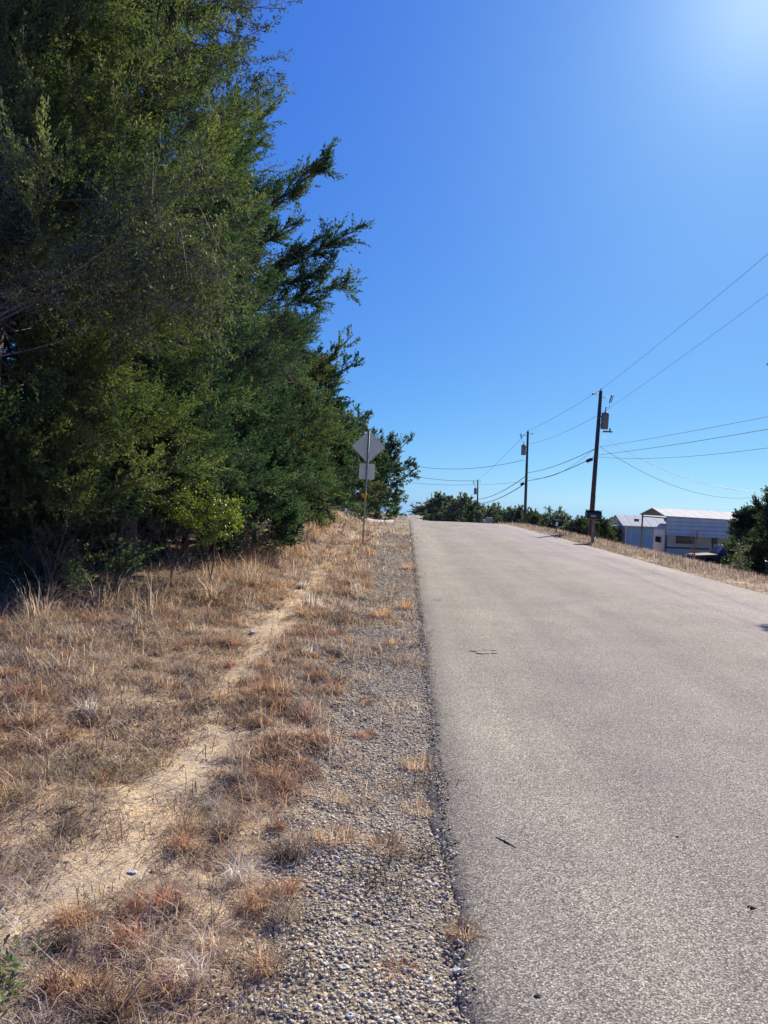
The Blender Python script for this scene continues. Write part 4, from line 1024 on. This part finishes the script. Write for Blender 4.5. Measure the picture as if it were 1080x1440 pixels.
# ------------------------------------------------------------------ vehicles
def vehicle(name, label, cat, loc, rz, paint, prof_pts, cab, L, wheels, hgt=.0):
    v = thing(name, label, cat, loc, None, rz); W = 1.8
    body = MB(); pts = list(prof_pts); body.prism(pts, -W / 2, W / 2); body.build('body', M[paint], v, .03)
    # cabin: tapered toward the roof
    (x0, x1, x2, x3, z0, z1) = cab; w0_, w1_ = W / 2 - .04, W / 2 - .2
    m = MB(); m.add([(x0, -w0_, z0), (x3, -w0_, z0), (x3, w0_, z0), (x0, w0_, z0), (x1, -w1_, z1), (x2, -w1_, z1), (x2, w1_, z1), (x1, w1_, z1)],
                    [(0, 3, 2, 1), (4, 5, 6, 7), (0, 1, 5, 4), (1, 2, 6, 5), (2, 3, 7, 6), (3, 0, 4, 7)]); m.build('cabin', M[paint], v, .03)
    def lerp(a, c, t): return a + (c - a) * t
    for sg in (-1, 1):
        n = 2; 
        for k in range(n):
            f0, f1 = k / n + .04, (k + 1) / n - .03; q = []
            for (f, t) in ((f0, .12), (f1, .12), (f1, .86), (f0, .86)):
                q.append((lerp(lerp(x0, x3, f), lerp(x1, x2, f), t), sg * (lerp(w0_, w1_, t) + .012), lerp(z0, z1, t)))
            MB().add(q, [(0, 1, 2, 3)]).build('side_window', M['glass'], v)
    for (xa, xb) in ((x0, x1), (x3, x2)):
        dx = -.015 if xa == x0 else .015; q = [(lerp(xa, xb, t) + dx, s_ * (lerp(w0_, w1_, t) - .1), lerp(z0, z1, t)) for (s_, t) in ((-1, .12), (1, .12), (1, .88), (-1, .88))]
        MB().add(q, [(0, 1, 2, 3)]).build('windshield' if xa == x0 else 'rear_window', M['glass'], v)
    for xx in wheels:
        for sg in (-1, 1):
            y0, y1 = (sg * (W / 2 - .2), sg * (W / 2 + .015))
            wh = thing('wheel', None, None, (xx, 0, .35)); wh.parent = v
            MB().tube([(0, y0, 0), (0, y1 - sg * .02, 0), (0, y1, 0)], [.35, .35, .31], 20).build('tyre', M['tyre'], wh)
            MB().tube([(0, y1 - sg * .03, 0), (0, y1 + sg * .012, 0)], [.2, .18], 14).build('rim', M['rim'], wh)
    xf = min(p[0] for p in pts); xb = max(p[0] for p in pts)
    for sg in (-1, 1):
        MB().box(xf - .015, sg * .72 - .13, .68, xf + .03, sg * .72 + .13, .85).build('headlight', M['lamp'], v)
        MB().box(xb - .03, sg * .76 - .08, .65, xb + .015, sg * .76 + .08, .92).build('tail_light', M['redlamp'], v)
    MB().box(xf - .10, -.85, .42, xf - .002, .85, .58).build('bumper', M['steelpost'], v, .02)
    MB().box(xb + .002, -.85, .42, xb + .10, .85, .58).build('bumper', M['steelpost'], v, .02)
    return v
def arch_pts(xc, r=.42, z=.38):
    return [(xc + r * math.cos(a), z + r * math.sin(a) * 1.0) for a in np.linspace(math.pi, 0, 8)]
pick = [(0, .4)] + arch_pts(.95) + arch_pts(4.05) + [(5.2, .4), (5.2, 1.0), (3.1, 1.0), (1.55, 1.02), (.15, .92), (0, .8)]
suv = [(0, .4)] + arch_pts(.85) + arch_pts(3.6) + [(4.5, .4), (4.5, 1.0), (1.3, 1.02), (.12, .95), (0, .8)]
px_ = P(970, 790, 52); vehicle('pickup_truck', 'dark pickup parked low in front of the trailer, partly hidden by the verge', 'pickup truck', (px_[0], 52, float(gz(px_[0] + 2, 52))), 0, 'darkpaint', pick, (1.5, 2.1, 2.95, 3.15, 1.0, 1.62), 5.2, (.95, 4.05))
px_ = P(1063, 795, 46); vehicle('parked_car', 'silver boxy car cut by the right edge of the picture', 'car', (px_[0], 46, float(gz(px_[0] + 1.5, 46))), R(4), 'silverpaint', suv, (1.1, 1.7, 4.1, 4.45, 1.0, 1.65), 4.5, (.85, 3.6))
# rusty utility trailer
pu = P(1050, 790, 50); g = float(gz(pu[0], 50)); ut = thing('utility_trailer', 'small rusty brown box trailer between the sapling and the silver car', 'trailer', (pu[0], 50, g))
MB().box(0, -.7, .5, 2.2, .7, 1.25).build('box_body', M['rust'], ut, .02)
MB().box(-.05, -.75, 1.252, 2.25, .75, 1.30).build('lid', M['whitebox'], ut)
for sg in (-1, 1): MB().tube([(1.1, sg * .72, .3), (1.1, sg * .88, .3)], .3, 14).build('wheel', M['tyre'], ut)
MB().tube([(-1, 0, .5), (0, 0, .55)], .04, 6).build('tow_bar', M['blackiron'], ut)

# ------------------------------------------------------------------ pale drive seen over the grass on the left
def drive():
    ys = np.linspace(0, 1, 24); V = []; 
    for t in ys:
        Y = 38 + 8 * t; x = -4.4 + 3.6 * t
        for k in (-.09, .09): V.append((x + k, Y - k * .4, 0))
    V = np.array(V); V[:, 2] = gz(V[:, 0], V[:, 1]) + .16
    F = np.array([[2 * i, 2 * i + 1, 2 * i + 3, 2 * i + 2] for i in range(23)])
    tag(link('concrete_curb', mesh_np('concrete_curb', np.concatenate([V, V - [0, 0, .3]]), np.concatenate([F, np.array([[2 * i, 2 * i + 2, 2 * i + 2 + 48, 2 * i + 48] for i in range(23)]), np.array([[2 * i + 1, 2 * i + 1 + 48, 2 * i + 3 + 48, 2 * i + 3] for i in range(23)])])), M['driveway']),
        'thin white concrete edge curving behind the grass near the crest', 'curb')
drive()

# ------------------------------------------------------------------ things lying about
def hit(px, py):
    for Y in np.arange(1.5, 40, .005):
        p = P(px, py, Y)
        if p[2] <= (road_z(Y) + .03 * math.sin(math.pi * min(1, max(0, (p[0] - EL) / (ER - EL)))) if EL < p[0] < ER else gz(p[0], Y)): return np.array([p[0], Y, p[2]])
a, c = hit(698, 1178), hit(726, 1193)
d = c - a; tw = MB(); tw.tube([(0, 0, .003), tuple(d * .5 + [0, 0, .005]), tuple(d + [0, 0, .003])], [.002, .003, .0015], 7)
tw.tube([tuple(d * .45 + [0, 0, .01]), tuple(d * .55 + [-.01, .035, .012])], [.0015, .0008], 5); tw.tube([tuple(d * .2 + [0, 0, .008]), tuple(d * .12 + [.0, -.02, .01])], [.0015, .0008], 5)
o = tw.build('twig', M['twig']); o.location = tuple(a); tag(o, 'dark forked twig lying on the asphalt near the road edge', 'twig')
def stick(px0, py0, px1, py1, r, label, mat='greytwig'):
    a, c = hit(px0, py0), hit(px1, py1); d = c - a; g = np.random.default_rng(int(px0))
    m = MB(); m.tube([(0, 0, r * 2), tuple(d * .35 + [.01, 0, r * 4]), tuple(d * .7 + [-.012, 0, r * 3]), tuple(d + [0, 0, r * 2])], [r, r * .9, r * .7, r * .4], 6)
    m.tube([tuple(d * .4 + [.01, 0, r * 4]), tuple(d * .62 + [.03, .02, r * 7])], [r * .5, r * .2], 5)
    o = m.build('stick', M[mat]); o.location = tuple(a); tag(o, label, 'stick', 'sticks on the left verge')
stick(18, 1345, 46, 1298, .0035, 'grey stick lying across the sandy patch near the left edge')
stick(175, 1290, 262, 1210, .003, 'long thin grey stick beside the sandy path')
stick(190, 1002, 226, 998, .005, 'short bleached stick in the mid verge grass')
stick(358, 1425, 440, 1432, .0025, 'thin pale stick on the gravel at the bottom edge')
stick(60, 945, 110, 935, .006, 'grey fallen stick in the bleached grass near the left edge')
def clod(px, py, r, label, seed):
    p = hit(px, py); rng = np.random.default_rng(seed); n = 7
    x = rng.normal(0, r * .5, n); y = rng.normal(0, r * .5, n)
    me = stones_mesh('dirt_clod', x, y, r * rng.uniform(.35, .8, n), rng, z=np.zeros(n), lift=.35)
    o = link('dirt_clod', me, M['clod']); o.location = tuple(p); tag(o, label, 'dirt clod', 'dark clods on the road')
clod(756, 1402, .013, 'largest dark clod low on the asphalt near the bottom edge', 1)
clod(1058, 1277, .011, 'dark clod near the right edge of the picture', 2)
clod(726, 1363, .006, 'small dark crumb left of the largest clod', 3)
clod(952, 1177, .007, 'thin dark crumb in the middle of the asphalt', 4)
clod(937, 1162, .006, 'dark speck just above the thin crumb on the asphalt', 5)
clod(992, 1273, .006, 'dark speck left of the right-edge clod', 6)
def patch(px, py, w, h, label, seed, name='tar_patch'):
    p = hit(px, py); rng = np.random.default_rng(seed); V = []; F = []
    # a few thin ragged blots
    for k in range(9):
        cx, cy = rng.uniform(-w, w), rng.uniform(-h, h); n = 9; o = len(V); rw, rh = rng.uniform(.15, .5) * w, rng.uniform(.10, .3) * h
        for j in range(n): an = 6.283 * j / n; q = rng.uniform(.5, 1.2); V.append((cx + math.cos(an) * rw * q, cy + math.sin(an) * rh * q, .004 + .0006 * k))
        F.append(tuple(range(o, o + n)))
    m = MB(); m.add(V, F); o = m.build(name, M['tar']); o.location = tuple(p); tag(o, label, 'tar patch', 'tar blots on the road')
patch(683, 917, .14, .14, 'dark ragged tar blot on the left lane', 1)
patch(612, 844, .10, .12, 'faint tar streak on the left lane nearer the crest', 2)
def stone(px, py, r, label, seed):
    p = hit(px, py); rng = np.random.default_rng(seed)
    import bmesh
    bm = bmesh.new(); bmesh.ops.create_icosphere(bm, subdivisions=2, radius=1)
    for v in bm.verts: v.co = v.co * (1 + .18 * rng.standard_normal()); v.co.x *= r * 1.35; v.co.y *= r; v.co.z *= r * .55
    me = bpy.data.meshes.new('pale_stone'); bm.to_mesh(me); bm.free()
    o = link('pale_stone', me, M['palestone']); o.location = (p[0], p[1], p[2] + r * .3); tag(o, label, 'stone', 'larger pale stones in the gravel')
stone(483, 1362, .014, 'flat white stone in the middle of the near gravel', 1)
stone(643, 1366, .013, 'pale elongated stone by the asphalt edge', 2)
stone(612, 1245, .012, 'rounded tan stone under the brown spiky clump', 3)
stone(493, 1430, .013, 'buff stone at the bottom edge of the picture', 4)
stone(355, 890, .03, 'white stone at the end of the sandy path by the shade', 5)
stone(186, 1228, .014, 'white stone on the sandy path', 6)

# ------------------------------------------------------------------ light
SUNPX = (1100, -45)
sd = RM @ np.array([(SUNPX[0] - 540) / FPX, -(SUNPX[1] - 720) / FPX, -1.0]); sd /= np.linalg.norm(sd)
elev = math.asin(sd[2]); azi = math.atan2(sd[0], sd[1])
print('sun elev', math.degrees(elev), 'azi', math.degrees(azi))
L = bpy.data.lights.new('sun', 'SUN'); L.energy = 5.0; L.angle = R(.5); L.color = (1, .90, .75)
lo = bpy.data.objects.new('sun', L); C.objects.link(lo)
lo.rotation_euler = Vector((-sd[0], -sd[1], -sd[2])).to_track_quat('-Z', 'Y').to_euler()
w = bpy.data.worlds.new('World'); scn.world = w; w.use_nodes = True
nt = w.node_tree; bg = nt.nodes['Background']
sky = nt.nodes.new('ShaderNodeTexSky'); sky.sky_type = 'NISHITA'; sky.sun_disc = False
sky.sun_elevation = elev; sky.sun_rotation = azi
sky.altitude = 0; sky.air_density = .6; sky.dust_density = .4; sky.ozone_density = 6
SKY_S = .10
sp = nd(nt, 'ShaderNodeSeparateColor', {0: sky.outputs[0]})
cb = nt.nodes.new('ShaderNodeCombineColor')
for k, (e, c) in enumerate(((.86, .237), (.72, .41), (.26, .59))):
    v_ = math_(nt, 'MULTIPLY', math_(nt, 'POWER', math_(nt, 'MULTIPLY', sp.outputs[k], SKY_S), e), c / SKY_S)
    nt.links.new(v_, cb.inputs[k])
geo = nt.nodes.new('ShaderNodeNewGeometry'); dt = nd(nt, 'ShaderNodeVectorMath', operation='DOT_PRODUCT')
nt.links.new(geo.outputs['Incoming'], dt.inputs[0]); dt.inputs[1].default_value = (-sd[0], -sd[1], -sd[2])
au = math_(nt, 'MULTIPLY', math_(nt, 'POWER', math_(nt, 'MAXIMUM', dt.outputs['Value'], 0.0), 230.0), .16 / SKY_S)
ac = nd(nt, 'ShaderNodeVectorMath', operation='SCALE'); ac.inputs[0].default_value = (1, .90, .80); nt.links.new(au, ac.inputs['Scale'])
sm = nd(nt, 'ShaderNodeVectorMath', operation='ADD'); nt.links.new(cb.outputs[0], sm.inputs[0]); nt.links.new(ac.outputs[0], sm.inputs[1])
nt.links.new(sm.outputs[0], bg.inputs['Color'])
bg.inputs['Strength'].default_value = SKY_S

scn.render.engine = 'CYCLES'
scn.view_settings.view_transform = 'Standard'; scn.view_settings.look = 'None'
scn.view_settings.exposure = 0.7; scn.view_settings.gamma = 1
scn.cycles.max_bounces = 6; scn.cycles.transparent_max_bounces = 4
